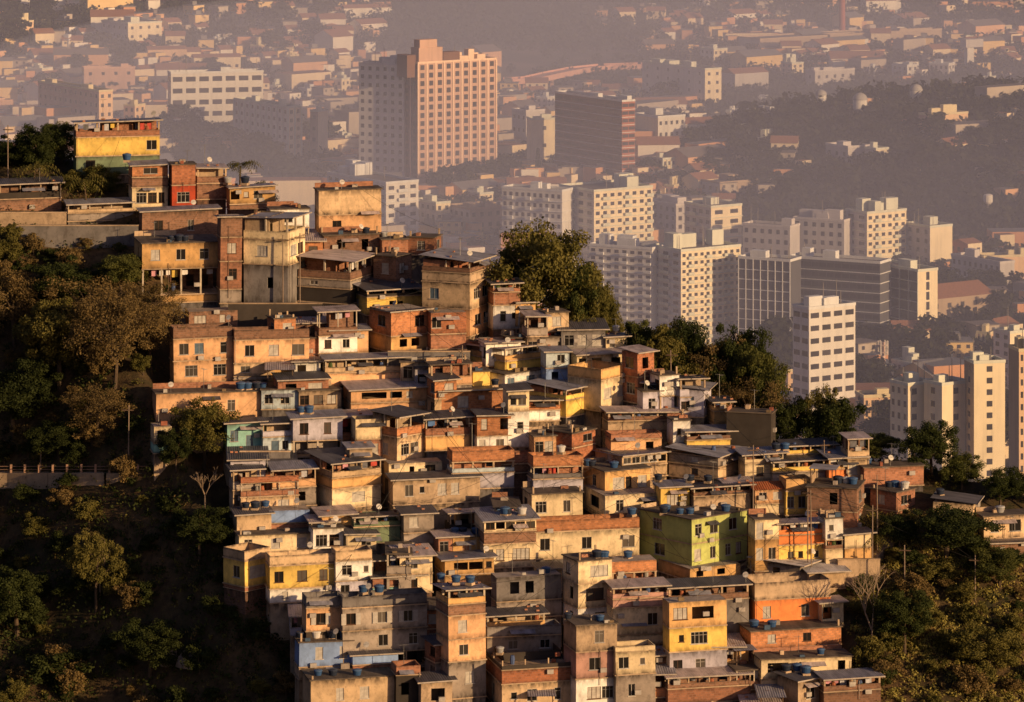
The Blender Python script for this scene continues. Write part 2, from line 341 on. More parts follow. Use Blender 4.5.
def house(line,filler=False,depth=None):
    lab,short,xa,xc,xb,yb,rf,st=parse(line) if isinstance(line,str) else line
    rnd=random.Random(int(xa*13+yb*7))
    L,Rr=max(0,xc-xa),max(0,xb-xc)
    Y=plane_Y(yb); s=F/Y
    if L<=.5: th=math.radians(rnd.uniform(2,5)); d=rnd.uniform(5.5,7)
    elif Rr<=.5: th=math.radians(86); d=L/s/math.sin(th)
    else:
        th=max(math.radians(13),min(math.radians(76),math.atan2(L,Rr))); d=L/s/math.sin(th)
    if Rr>.5: w=Rr/s/math.cos(th)
    else: w=6.
    d=min(max(d,3.0),12.5); w=min(max(w,2.2),22)
    if depth: d=depth
    base=at_depth(xc,yb,Y)
    cat='house'
    root=thing('hillside_house',lab,cat,base,th); root.rotation_euler=(rnd.uniform(-.012,.012),rnd.uniform(-.012,.012),th)
    fm=rnd.choice('wwwab')
    zt=[(yb-y[0])/s for y in st]+[0]
    allz=zt[0]
    for k,(ytop,kind,col,wins) in enumerate(st):
        z1,z0=zt[k],zt[k+1]
        if k<len(st)-1 or True: z0b=z0+.0
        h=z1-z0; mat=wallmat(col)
        sl=.13 if h>.9 else .06
        # slab carrying this storey
        mb=MB(); e=.07+.05*(k%2); mb.box(-e,w+e,-e,d+e,z0,z0+sl); part('floor_slab',mb,wallmat('concrete'),root)
        z0+=sl
        if kind in 'WBN':
            holes={}; todo=[]
            if kind=='B' and not wins:
                n=int(w/1.25); wins=[]; gap=(w-n*1.05)/(n+1)
                for i in range(n): todo.append((0,gap+i*(1.05+gap),1.05,None,'g' if rnd.random()<.6 else 'o'))
            for t in wins:
                kd='g'
                if t[-1].isalpha(): kd=t[-1]; t=t[:-1]
                x,_,ww=t.partition(':'); x=float(x); wpx=float(ww) if ww else 9.0
                if x>=xc: i=0; u=(x-xc)/s/math.cos(th); wm=wpx/s/max(.35,math.cos(th))
                else: i=3; u=d-(xc-x)/s/math.sin(th); wm=wpx/s/max(.35,math.sin(th))
                if ww=='' : wm=min(wm,1.35)
                todo.append((i,u-wm/2,wm,None,kd))
            # a few openings in the sides nobody measured
            if not any(t[0]==1 for t in todo):
                for i,LL in ((1,d),(2,w)):
                    u=.9
                    while u<LL-1.6:
                        if rnd.random()<.55: todo.append((i,u,1.1,None,'g'))
                        u+=2.6
            if L>12 and not any(t[0]==3 for t in todo) and rnd.random()<.5 and d>3.5: todo.append((3,d*.45,1.0,None,rnd.choice('goc')))
            occ={}
            for (i,u,wm,_,kd) in todo:
                LL=w if i in(0,2) else d
                wm=round(min(wm,LL-.3),1)
                if wm<.4: continue
                u=max(.12,min(u,LL-wm-.12))
                if any(not(u+wm+.06<a or u>b+.06) for a,b in occ.get(i,[])): continue
                if kd=='d': hh=min(2.05,(z1-z0)*.82); zb=z0+.02
                else:
                    hh=min((z1-z0)*.52,1.35) if kind!='B' else (z1-z0)*.62
                    if wm<.75 and kd!='d': hh=min(hh,.75)
                    zb=z0+(z1-z0-hh)*.56
                hh=round(hh,1)
                if hh<.25: continue
                if zb+hh>z1-.08: continue
                occ.setdefault(i,[]).append((u,u+wm)); holes.setdefault(i,[]).append((u,u+wm,zb,zb+hh))
                if kd!='o': put_window(root,i,w,d,u,zb,wm,hh,kd,fm)
                elif rnd.random()<.3: put_window(root,i,w,d,u,zb,wm,hh,'g',fm)
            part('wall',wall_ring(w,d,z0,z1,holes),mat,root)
            mb=MB(); mb.box(.03,w-.03,.03,d-.03,z1-.1,z1-.004); part('ceiling_slab',mb,wallmat('grey'),root)
        elif kind in 'TGP':
            ph=0 if kind=='G' else (h-sl-.05 if kind=='P' else min(1.05,(z1-z0)*.42))
            if ph>.05:
                mb=wall_ring(w,d,z0,z0+ph,{}); t=.13
                inner=wall_ring(w-2*t,d-2*t,z0,z0+ph,{},None,t,t)
                for f,u in zip(inner.f,inner.uv): mb.face([inner.v[q] for q in f][::-1],u[::-1])
                a=[(0,0),(w,0),(w,d),(0,d)]; bq=[(t,t),(w-t,t),(w-t,d-t),(t,d-t)]
                for i in range(4):
                    j=(i+1)%4; mb.face([(*a[i],z0+ph),(*a[j],z0+ph),(*bq[j],z0+ph),(*bq[i],z0+ph)])
                part('parapet',mb,mat,root)
            if kind!='P':
                n=max(1,round(w/2.8)); pm=wallmat('concrete') if rnd.random()<.5 else simple('painted post',(.5,.42,.32),.6)
                r=.07 if rnd.random()<.6 else .11
                pts=[(w*i/n,0.) for i in range(n+1)]+[(0.,d*.5)]
                for (x,y) in pts:
                    mb=MB(); x=min(max(x,r+.01),w-r-.01); y=max(y,r+.01); mb.box(x-r,x+r,y-r,y+r,z0+ph,z1+.03); part('post',mb,pm,root)
                ym=d*(.45 if kind=='T' else .6)
                xr0,xr1=.25,w-.25
                if rnd.random()<.6: xr0=w*rnd.uniform(.0,.4)+.2
                holes={0:[]}; u=.5
                while u<xr1-xr0-1.4:
                    if rnd.random()<.6: holes[0].append((u,u+1.0,z0+.4,min(z0+1.9,z1-.25)))
                    u+=1.9
                if z1-z0<1.2: holes={}
                part('wall',wall_ring(xr1-xr0,d-ym-.05,z0,z1,holes,None,xr0,ym),wallmat(rnd.choice(['brown','concrete','brick',col])),root)
                if z1-z0>1.3 and rnd.random()<.5: laundry(w,z1-.25,rnd,root,rnd.uniform(.3,.8))
                # tables, jars and other things kept on the terrace
                for q in range(rnd.randint(1,4)):
                    x=rnd.uniform(.4,max(.5,w-.9)); y=rnd.uniform(.35,max(.4,ym-.7)); hh=rnd.uniform(.4,1.3); mb=MB()
                    mb.lathe([(.25,z0),(.3,z0+hh*.6),(.22,z0+hh)],8,x,y)
                    part('terrace_pot',mb,simple('pot %d'%(q%4),[(.35,.12,.06),(.08,.12,.25),(.3,.28,.25),(.06,.09,.03)][q%4],.8),root)
    top=zt[0]
    if st[0][1] in 'P' and rf!='n':
        pass
    else: roof(root,rf,w,d,top,rnd)
    # foundations run down into the hillside
    mb=wall_ring(w-.1,d-.1,-8.0,0,{},None,.05,.05); part('foundation',mb,wallmat(st[-1][2] if st[-1][2] in('grey','mural','concrete','dark','brown','beige') else rnd.choice(['mural','concrete','brown'])),root)
    # drain pipe
    if rnd.random()<.38:
        mb=MB(); x=rnd.choice([.12,w-.12,rnd.uniform(.1,.9)*w]); z0=rnd.uniform(0,.4)*top; mb.tube((x,-.16,z0),(x,-.16,top*rnd.uniform(.6,.97)),.035,.035,5); k=rnd.randrange(3); part('drain_pipe',mb,simple('pipe %d'%k,[(.35,.3,.26),(.12,.09,.07),(.2,.13,.09)][k],.6),root)
    for q in range(rnd.choice([0,0,1,1,2])):       # window coolers on the wall
        mb=MB(); x=rnd.uniform(.3,max(.4,w-1.1)); z=rnd.uniform(.15,.85)*top; mb.box(x,x+.75,-.36,-.005,z,z+.5); part('air_conditioner',mb,simple('cooler case',(.42,.38,.34),.6),root)
    if rnd.random()<.3 and top>2.4:                # little sheet awning
        mb=MB(); x=rnd.uniform(.2,max(.3,w-2.4)); z=top-rnd.choice([.5,2.9]) if top>4 else top-.45; ww=min(w-.3,rnd.uniform(1.6,3.2))
        mb.face([(x,-.9,z-.3),(x+ww,-.9,z-.34),(x+ww,-.01,z),(x,-.01,z)]); part('awning',mb,roofmat(rnd.choice('mdp')),root)
    if rf=='f' and rnd.random()<(.55 if filler else .06) and w>3.2 and d>3 and st[0][1]!='P':
        cw=w*rnd.uniform(.4,.75); cd=d*rnd.uniform(.4,.7); x0=rnd.uniform(.1,w-cw-.1); y0=d-cd-.15; hh=rnd.uniform(1.7,2.3); z=top+.13
        for (x,y) in ((x0,y0),(x0+cw,y0),(x0,y0+cd),(x0+cw,y0+cd)):
            mb=MB(); mb.box(x-.06,x+.06,y-.06,y+.06,z,z+hh+.05); part('post',mb,simple('old timber',(.14,.09,.06),.8),root)
        mb=MB(); n=max(3,int((cw+.8)/.27)); xs=[x0-.4+(cw+.8)*i/(2*n) for i in range(2*n+1)]; sl=rnd.uniform(.03,.12)
        for i in range(2*n):
            a,b=xs[i],xs[i+1]; za,zb=(i%2)*.035,((i+1)%2)*.035; mb.face([(a,y0-.5,z+hh+za),(b,y0-.5,z+hh+zb),(b,y0+cd+.2,z+hh+zb+cd*sl),(a,y0+cd+.2,z+hh+za+cd*sl)])
        part('roof_canopy',mb,roofmat(rnd.choice('mmdp')),root)
        mb=MB(); mb.box(x0+.1,x0+cw-.1,y0+cd-.2,y0+cd-.07,z,z+rnd.uniform(.8,1.6)); part('half_wall',mb,wallmat(rnd.choice(['brick','concrete','ochre'])),root)
    if top>2:
        for q in range(rnd.choice([0,1,2])):       # odds and ends kept on the front edge of the roof
            if st[0][1]=='P' or rf not in 'fn': break
            mb=MB(); x=rnd.uniform(.1,max(.2,w-.9)); a=rnd.uniform(.25,.8); mb.box(x,x+a,.1,.1+rnd.uniform(.2,.6),top+.13,top+.13+rnd.uniform(.2,.55)); k=rnd.randrange(4)
            part('roof_box',mb,simple('junk %d'%k,[(.3,.1,.06),(.45,.42,.38),(.06,.1,.16),(.2,.14,.08)][k],.8),root)
    info=dict(label=lab,short=short,xa=xa,xc=xc,xb=xb,yb=yb,yt=st[0][0],root=root,w=w,d=d,th=th,s=s,Y=Y,top=top,base=base,rf=rf,filler=filler,n=0,kind=st[0][1])
    HOUSES.append(info); return info
# ------------------------------------------------------------------ rooftop things
def tank_mesh():
    b=MB(); b.lathe([(.48,0),(.52,.1),(.62,.62),(.66,.66),(.66,.72)],16)
    l=MB(); l.lathe([(.69,.72),(.69,.77),(.60,.86),(.35,.93),(.1,.95)],16); l.lathe([(.14,.95),(.14,.99),(.02,1.0)],8)
    return b,l
tb,tl=tank_mesh()
TB={k:tb.mesh('tank_body',[simple('tank plastic '+k,c,.45,var=.25)]) for k,c in dict(b=(.035,.085,.20),d=(.02,.028,.05),g=(.33,.33,.33),w=(.6,.58,.55)).items()}
TL={k:tl.mesh('lid',[simple('lid plastic '+k,c,.45,var=.25)]) for k,c in dict(b=(.07,.13,.25),d=(.04,.05,.08),g=(.42,.42,.42),w=(.6,.58,.55)).items()}
def host_of(px,py):
    best=None
    for h in HOUSES:
        if h['xa']-4<=px<=h['xb']+6:
            dy=abs(h['yt']-py)+ (6 if h['filler'] else 0)
            if best is None or dy<best[0]: best=(dy,h)
    return best[1] if best and best[0]<26 else None
TANKN={}
TCN=dict(b='blue',d='dark blue',g='grey',w='white')
ORD=['','second ','third ','fourth ','fifth ','sixth ']
def tank(px,py,k='b',sc=1.0):
    """py = foot of the tank"""
    h=host_of(px,py)
    if h:
        fy=h['Y']+1.2+max(0,(h['yt']-py))/h['s']/.17*.0+ (1.0 if px>=h['xc'] else 2.0)
        loc=at_depth(px,py,fy)
        # put it on the roof surface of its host
        th=h['th']; dx=Vector((math.cos(th),math.sin(th),0)); dy=Vector((-math.sin(th),math.cos(th),0))
        rel=loc-h['base']; u=max(.7,min(rel.dot(dx),h['w']-.7)); v=max(.9,min(rel.dot(dy),h['d']-.8))
        # pick v so that the tank shows at the wanted row
        q=h['base']+dx*u+dy*v; 
        zroof=h['base'].z+h['top']+.13 if h['rf']=='f' or h['rf']=='n' else h['base'].z+h['top']+.35+v*.06
        loc=Vector((loc.x if abs(q.x-loc.x)<1.2 else q.x,q.y,zroof)); desc=h['short']
    else:
        loc=at_depth(px,py,plane_Y(py)); desc=None
    n=TANKN.get(desc,0); TANKN[desc]=n+1
    lab=('%s water tank with round lid on the %s'%(TCN[k],desc)) if desc else '%s water tank standing alone among the roofs'%TCN[k]
    lab=' '.join((ORD[min(n,5)]+lab).split()[:16])
    lab=uniq(lab,[' with a faded lid',' beside a kerb'])
    o=thing('water_tank',lab,'water tank',loc,R.uniform(0,3),'water tanks on the hillside roofs'); sc*=R.uniform(.72,.95); o.scale=(sc,sc,sc)
    link('tank_body',TB[k],o); link('lid',TL[k],o)
    bs=MB(); bs.box(-.5,.5,-.5,.5,-.35,.0); part('tank_stand',bs,wallmat('concrete'),o)
def uniq(lab,alts=()):
    if lab.lower() not in USED: return lab
    for a in alts:
        if (lab+a).lower() not in USED and len((lab+a).split())<=16: return lab+a
    return lab
db=MB(); 
for i in range(4): pass
db.lathe([(.03,-.12),(.22,-.07),(.34,0.0),(.36,.02)],14); db.lathe([(.34,.03),(.2,-.04),(.02,-.09)],14)
DISH=db.mesh('reflector',[simple('dish paint',(.6,.56,.5),.5)])
def dish(h,rnd):
    th=h['th']; u=rnd.uniform(.3,max(.4,h['w']-.3)); v=.25
    loc=h['base']+Vector((math.cos(th),math.sin(th),0))*u+Vector((-math.sin(th),math.cos(th),0))*v; loc.z=h['base'].z+h['top']+.1
    lab='pale round satellite dish on a short mast above the '+h['short']
    lab=' '.join(lab.split()[:16]); o=thing('satellite_dish',lab,'satellite dish',loc,rnd.uniform(-.8,.8),'satellite dishes')
    m=MB(); m.tube((0,0,-.1),(0,0,1.0),.035,.03); part('mast',m,simple('galvanised steel',(.3,.29,.28),.4,.6),o)
    q=link('reflector',DISH,o,(0,-.12,1.0)); q.rotation_euler=(math.radians(60),0,rnd.uniform(-.5,.5))
    m=MB(); m.tube((0,-.15,1.0),(0,-.5,1.15),.015,.02,4); part('feed_arm',m,simple('galvanised steel',(.3,.29,.28),.4,.6),o)
def antenna(h,rnd):
    th=h['th']; u=rnd.uniform(.2,.8)*h['w']; v=h['d']*rnd.uniform(.3,.8)
    loc=h['base']+Vector((math.cos(th),math.sin(th),0))*u+Vector((-math.sin(th),math.cos(th),0))*v; loc.z=h['base'].z+h['top']
    lab=' '.join(('thin tv aerial on a pole over the '+h['short']).split()[:16]); o=thing('tv_aerial',lab,'aerial',loc,rnd.uniform(0,3),'television aerials')
    hh=rnd.uniform(1.8,3.6); m=MB(); m.tube((0,0,-.1),(0,0,hh),.035,.03,5); part('mast',m,simple('galvanised steel',(.3,.29,.28),.4,.6),o)
    m=MB(); m.tube((-.6,0,hh-.1),(.6,0,hh-.1),.015,.015,4)
    for i in range(6): x=-.5+i*.2; m.tube((x,-.35+i*.03,hh-.1),(x,.35-i*.03,hh-.1),.012,.012,4)
    part('aerial_mesh',m,simple('galvanised steel',(.3,.29,.28),.4,.6),o)
HDATA='''
yellow hilltop house with brick attic and wide sheet roof on top/yellow hilltop house|72 76 158 176 m|123 T brick|138 W yellow 150:10|157 W sage 90
small house with bright orange upper room below the yellow hilltop house/orange topped cottage|126 132 167 211 m|166 W orangebrick 150:14|178 P brown|188 W cream 141:10,152,161:6
brick roof room with red painted wall below it on the summit/red painted house|168 172 195 212 f|165 W redbrick|186 W red 183:12o
low terrace roof with awning beside the hilltop palm tree/awning terrace by the palm|194 197 226 200 p|168 T brown|184 W brown
low orange shelter under a flat sheet roof beside the summit palm/orange summit shelter|226 230 275 210 p|188 W ochre 233:9o,246:5,258|205 P brown
long raw brick house with low slanting sheet roof near the summit/long raw brick house|137 142 217 244 m|212 W brown 158,190:6
orange plaster house with two open bays of rubble underneath/orange house with open bays|129 142 219 304 f|244 W ochre 155,180,203|270 G ochre|296 P ochre
narrow dark brick tower house squeezed beside the orange house/narrow dark brick tower|218 220 241 304 d|217 W brown|238 W brick 231:9c|262 W brick 232:8|290 P grey
cream house with posted balcony and dark muralled base near the summit/cream balcony house|243 288 303 306 m|218 T cream|241 W cream 262:11,293:6,299:5|266 W mural 270:6o
tall sandy block with a raw brick crown and single dark window/sandy block|315 319 381 240 f|191 N beige|216 W peach 337:9
dark brick row house with rust door tucked under the sandy block/dark row below the sandy block|321 324 379 258 f|236 W brown 341:8o,365:7o
brick row house with thin white edge pole near the crest/brick row with white pole|378 382 408 258 f|240 W brick
small brick roof room with bright cream end wall at the crest/brick roof room|408 434 441 256 f|238 W brick 421:8,438:4
shed roofed brown house with a white parapet on its corner/white parapet house|297 350 371 305 p|262 T brown|281 W grey 313:8,361:7|290 W dark
brown house with glowing orange end wall and tiny black window/glowing orange end wall house|373 396 411 285 f|257 W brown 385:7o,402:5o
yellow terrace shed under dark roof below the white parapet house/yellow terrace shed|345 367 421 316 d|291 T dark|298 W yellow 392:6o,400:5o
large beige corner house with blue grey canopy and two plastered floors/beige corner house|422 470 491 337 m|262 T brown 0|274 P concrete|284 W beige 434:9b,477:6,485:5|310 W peach 433:10,478:6,486:5
white cottage with brick parapet and lean canopy next to the big tree/white cottage by the big tree|490 493 520 330 d|284 T brick|293 P brick|306 W white 503:6,514:4o
brick house with rounded roof and bright orange panel wall/orange panel house|368 391 428 353 d|312 W orangebrick 381:8,419:9g|337 W ochre 403:7o,415:8o
red brick infill house under the beige corner house/red brick infill|428 431 466 350 n|313 W redbrick 432:9|335 P brick
white painted upper floor under a high rusty canopy/white floor under rusty canopy|316 319 357 358 p|312 T brown|337 W white 328:7,346:7|354 P concrete
open terrace beneath a broad blue grey sheet roof/broad grey terrace roof|321 325 408 386 m|360 T beige 0|374 P peach
peach house with long black openings under pale roof/peach house with black openings|341 351 427 413 p|390 W peach 374:25o,396:12o,409:6|404 P peach
small brick house with two square black windows/brick house with square black windows|272 278 328 409 d|380 W brick 291:11o,315:14o|400 P brown
twin windowed beige terrace house at the edge of the dry trees/beige terrace end house|168 174 232 384 n|328 P brown|340 W peach 184:9,199:9b,223:6o|362 W peach 191:12g,219:12g
long beige terrace house with brown brick upper band/brown banded terrace house|230 234 308 380 n|330 P brown|341 W peach 249:9,273:10c,297:12g|364 W beige 245:9,271:9,294:7|377 P grey
long low peach wall house with crowded flat roof behind the leafy tree/long low peach house|150 156 263 424 f|394 W peach 230:8g
cream cabin at the foot of the terrace edge behind the tree/cream cabin|152 154 168 454 n|427 W cream 160:6|444 P teal
turquoise fronted house with white band below the peach house/turquoise house|224 227 262 453 d|423 W teal 234:8b,249:7d
lilac grey balcony over a pale turquoise ground floor/lilac balcony house|262 263 291 456 d|424 T lilac|438 W paleblue 275:8d,285:6
lilac grey rendered house with white pillars at its foot/lilac grey house|291 293 342 458 m|419 W lilac 304:9,327:7|442 G grey
stair house with dark wide sheet roof and orange stair wall/stair house with dark roof|370 397 424 467 d|417 T orangebrick|438 W beige 405:8,414:8
low orange shed extending from the stair house/low orange shed|424 426 470 452 d|419 T brick 0|437 W ochre
pale strip house with small windows under the stair house/pale strip house|386 389 442 480 n|464 W cream 412:5o,430:10
orange brick house with yellow roof cube and barred window/orange house with yellow cube|437 440 507 417 d|391 W orangebrick 463:11
yellow stair cube standing on the long orange brick roof/yellow roof cube|470 473 489 393 f|372 W yellow
cream corner wing with paired windows beside the orange house/cream corner wing|505 508 529 448 d|391 W cream 513:6,522:8|412 W white 520:6
orange box house on white ground floor below the yellow cube/orange over white house|474 477 511 453 d|415 W orangebrick 484:6c,504:8o|437 W white 482:6,500:8
row of orange brick parapets over pale blue rooms with washing/orange parapet row|450 452 514 490 n|451 P orangebrick|463 T paleblue|474 P lilac
long brown stained house with four small windows/brown stained house|388 393 480 506 d|480 W concrete 409:8,422:5,442:9c,455:8c
veranda house with dark roof and cream lower wall facing the sun/dark roofed veranda house|305 332 380 510 d|464 T beige|479 P ochre|490 W cream 358:13g
brick terrace with blue covered tanks and red plank fence/blue covered terrace|237 241 298 516 n|477 P redbrick|484 T brick|498 W beige 257:6,283:11c
blue painted roof wall house with red planters/blue walled roof house|265 269 309 530 n|511 W blue|524 P brick
plain sandy box on the roofs next to the blue wall/plain sandy box|231 237 271 538 d|515 W beige
long cream house under the sandy box/cream house under the box|234 239 313 556 f|536 W cream 248:8,275:9b,301:10b
white box house with two sliding windows/white box house|310 313 343 556 f|529 W white 321:11,334:10
white rendered house with plants beside the white box/rendered house with plants|343 346 376 556 d|534 W cream 366:10|552 P grey
sunlit yellow house with grey side and brown parapet band at the slope edge/yellow edge house|222 245 269 592 n|551 P beige|562 W yellow 236:7o,257:15g|588 P brick
long yellow house with two dark windows beside the edge house/long yellow house|269 270 336 604 n|556 P beige|567 W yellow 279:9,302:10,323:8|590 W white 285:6
whitewashed house with brown parapet ending the yellow row/whitewashed row end|335 336 372 598 n|551 P beige|562 W white 347:10,366:5|582 W lilac 345:9
brick room with turquoise parapet and two blue tanks/turquoise parapet room|371 373 424 596 d|577 W brick|588 P teal
grey apartment row with white shuttered windows and mossy parapet/shuttered grey row|303 306 343 668 n|597 P mural|609 W peach 320:9s|632 W dark 330:8o
stained grey shuttered block joined to the peach bay/stained shuttered block|342 343 427 672 n|597 P mural|609 W grey 351:9s,382:9s,408:9s|632 W grey 383:9,413:9|655 G dark
pale blue house with two brown windows at the bottom edge/pale blue house|296 299 352 680 f|643 W blue 319:8b,343:8b|668 P concrete
blue lean shed stepping out from the pale blue house/blue lean shed|352 353 398 678 d|655 W blue|666 P brick
stained brown house with water tanks at the bottom edge/stained brown bottom house|291 311 394 715 f|681 W beige 340:8c,364:9c
small hut with black window among dark roofs at the bottom/hut with black window|418 421 452 712 d|682 W concrete 438:14o
three storey peach tower with tanks and washing on its balcony/peach tower with washing|436 449 486 700 m|590 T ochre|606 P brown|617 W peach 463:9g|641 W peach 464:9g,473:9g|663 W grey 470:9
house with pale sheet roof and black veranda openings/black veranda house|434 445 494 592 m|560 W ochre 461:14o,476:14o,489:6o|576 P ochre
green sided house with blue grey roof and strip of windows/green sided strip window house|474 484 536 569 m|521 B cream|533 P brown|545 W cream 489:8,500:8,521:17g
small ochre room with satellite dishes between the sheet roofs/small ochre room|450 453 483 559 f|538 W ochre 467:9c
long stained cream house with rusty orange band/long rusty banded house|533 535 640 560 f|521 P orangebrick|533 W cream 545:10,587:10,629:12
white corner cottage with rust stains beneath the washing lines/white corner cottage|523 532 583 524 f|495 W cream 526:5,541:11,567:7o
grey terrace hung with washing below an orange parapet/grey washing terrace|530 533 583 498 n|456 P orangebrick|468 T mural|480 P lilac
brick parapet shed behind the washing terrace/brick parapet shed|498 502 570 474 n|455 P brick|465 W brown 540:8
dark sided brick flat with drying white sheets/dark sided flat|583 605 651 500 f|472 W ochre 619:12g,629:6g,643:9c
cream lower flat with wide white barred window/cream barred window flat|584 605 661 520 n|496 W cream 595:8o,620:8,650:13g
yellow front shed with slanted metal roof beside the flats/yellow front shed|660 661 690 518 m|487 W yellow 673:12c
grey box house with broad blue grey roof and plain wall/grey box house|670 718 748 482 m|457 T grey 0|458 W grey|468 W beige
long veranda roof with a strip of bright openings/strip opening veranda|596 622 668 480 m|456 B beige|468 P beige
long white and grey house with a lit end wall near the crest trees/long grey crest house|643 704 713 418 m|390 W lilac 652:7o,678:7o,691:6b,708:5
pale pink roof hut behind the grey crest house with dark tanks/pink roof hut|641 643 663 420 f|392 W lilac 652:7
orange stair landing at the end of the grey crest house/orange stair landing|712 714 729 425 d|402 T ochre|412 P ochre
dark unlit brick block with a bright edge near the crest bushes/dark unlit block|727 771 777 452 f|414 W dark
broad pale canopy over a cluttered terrace/broad pale canopy|603 608 683 434 p|412 T brown|422 P concrete
brick parapet terrace with pots below the pale canopy/pot terrace|608 611 662 455 n|434 P brick|440 W peach 650:8o
sheet roofed porch with yellow parapet in front of the dark block/yellow porch|684 687 737 452 m|432 T brown|441 P yellow
white stair block with bright wall between porches/white stair block|671 673 686 446 f|421 W white 679:4
long grey wall house with tanks under the big tree/grey wall house with tanks|540 542 601 356 f|338 W grey 561:7o,585:5
pale hut with small lean roof at the end of the tree line/pale hut by the tree line|603 606 627 354 m|337 W cream 612:5
orange and white villa with pale canopy and blue door panel/orange and white villa|466 505 557 376 p|349 T ochre|362 P yellow
white lower floor of the canopy villa with three windows/white villa floor|470 505 545 392 f|375 W white 511:7b,531:9b,542:4
blue walled slot house with open blue doorway/blue slot house|544 546 569 386 m|352 W paleblue 561:8|369 W blue 555:7o
wide roof house with cream attic strip under a rusty pale roof/wide rusty roofed house|573 577 626 374 p|355 W cream 583:8o,597:10o,616:9o
brown brick tower bay with bright yellow end wall on the crest/brown bay yellow end|624 638 655 404 p|353 W redbrick 630:8,646:6o|378 W brick 631:8g,646:5,651:4
cream two window house with dark side and orange trim/cream house with dark side|568 601 627 412 d|369 P ochre|381 W cream 608:8c,621:7c
dark canopy house with yellow rounded parapet/yellow rounded parapet house|529 566 598 418 m|390 T yellow|401 P yellow
small lit porch with thin posts over a dry tree/thin posted porch|524 527 560 422 d|400 T orangebrick|411 P white
house with red sunlit end and dark rusty side/red end house|545 572 596 462 f|434 W redbrick 588:9g|449 P redbrick
bright green two storey house with many small windows/bright green house|642 692 750 570 f|520 W green 659:9,699:7,715:8,735:8|545 W green 661:10,698:7c,714:6o,730:6,741:6
orange plinth storey under the bright green house/orange plinth|660 690 742 582 n|569 W ochre 700:7o,722:8o
terracotta tiled cottage with pink front wall/terracotta tiled cottage|752 755 786 516 t|490 W peach 763:8,778:9c|505 P cream
yellow tall house with two narrow windows next to the tiled cottage/yellow narrow window house|784 786 812 516 f|479 P ochre|492 W yellow 790:7,802:7
dark brick two storey block with bright sunlit narrow end/dark brick block with bright end|808 857 868 536 f|489 W brown 862:6g|513 W brick 862:6g
mauve canopy house with orange balcony and yellow base/mauve canopy house|776 779 826 568 p|524 T orange|536 P orange|546 W yellow 791:6o,801:5,817:5
white stair tower house with round balcony beside mauve canopy/white stair tower house|824 826 842 568 f|519 W white 832:5|541 T brown|550 W cream
narrow house with green balcony railing next to the green house/green balcony house|752 755 779 572 f|520 W cream 758:7d,766:7d|540 W ochre 758:7c,772:7
pair of yellow rooms with flat awnings above the tiled cottage/yellow awning rooms|742 745 784 482 m|455 T cream 0|464 W cream 760:7,776:6
open sided canopy house on thin posts near the crest bushes/thin post canopy house|784 787 835 462 d|446 T yellow|455 P ochre
large open canopy terrace looking over the valley/open valley terrace|820 829 866 482 m|458 T ochre|470 P orange
middle terrace with grey canopy and yellow side panel/grey canopy yellow panel terrace|770 773 826 484 d|462 T yellow|473 P grey
long brick wall house with low flat roof at the end of the ridge/long ridge brick house|861 864 925 488 f|468 W brick
brick house with bright yellow door panel and crowded roof/yellow door panel house|872 896 917 520 f|493 W brick 882:6c,905:7,911:4|512 P brick
dark tiled house among the ridge trees with sunlit gable/dark tiled ridge house|934 973 983 530 d|504 W beige 945:9o,957:9o,977:5
long pale house with white windows beyond the ridge trees/long pale ridge house|981 984 1032 540 f|517 W beige 995:8,1016:12
brown shed roof in front of the long pale ridge house/brown ridge shed|985 990 1035 556 d|543 W brown
white three storey tower with grey side wall/white three storey tower|563 578 612 632 f|562 W cream 568:4,599:18g|585 W cream 595:18g|609 W white 600:10
house with mauve canopy veranda and cream lower floor/mauve veranda house|611 613 669 646 p|588 T pink|600 P pink|609 W cream 653:10|636 P cream
dark canopy terrace house with hanging blinds/dark canopy terrace|666 669 750 640 d|588 T brown 0|603 W mural 683:9,700:9
yellow flat with glazed balcony and white columns over a lilac floor/glazed balcony flat|668 670 728 684 n|603 W ochre 681:14g,704:22o,716:4c|629 W yellow 682:5,700:17g|653 W lilac 678:9,701:10g
stained concrete topped house with tall grey front and dark base/grey top salmon house|564 576 617 712 f|626 W concrete 599:9|653 W pink 595:12g,607:12g|680 W white 594:13g,608:12g
orange cube house with red awning roof/orange cube house|612 615 643 644 n|619 W orange|639 P redbrick
pale peach house under the red awning with railing/peach house under red awning|613 616 656 710 f|647 P cream|653 W cream 624:10g,643:5|676 W grey 632:7
low brick house under pale flat canopy at the bottom edge/low brick bottom house|664 668 752 705 p|678 T brown|690 W brick
bright orange house with raw concrete band on top/bright orange banded house|745 755 832 628 f|583 P concrete|601 W orange 767:8,806:8,827:4o
orange brick house with white shutter window below the banded house/orange brick shutter house|742 751 843 660 f|632 W orangebrick 772:8c,808:8|650 P brick
beige garage house with two black openings/beige garage house|754 761 853 690 f|660 W cream 778:21o,803:7o,843:8o|679 P beige
dark house with white barred window under long flat canopy/dark house with barred window|779 798 824 712 d|681 W concrete 811:9g
flat canopy terrace at the lowest corner of the houses/lowest corner terrace|822 824 882 712 m|679 T brown|693 W brown
grey house with painted band and two white windows/grey painted band house|485 487 561 660 n|627 P mural|638 W grey 513:10g,545:10g|656 P grey
brick parapet row over a dark sheet roofed alley at the bottom/brick parapet bottom row|484 502 572 712 n|661 T dark|671 P redbrick|685 W beige 514:6,532:10,558:7
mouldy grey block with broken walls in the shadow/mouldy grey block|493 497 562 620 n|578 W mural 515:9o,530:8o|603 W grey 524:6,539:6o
ochre shed with a rolled awning behind the painted band/ochre awning shed|484 487 545 640 d|616 T ochre|628 P orange
small cream shed with blue tank beside the white tower/small cream shed|537 540 562 592 d|569 W cream 555:6
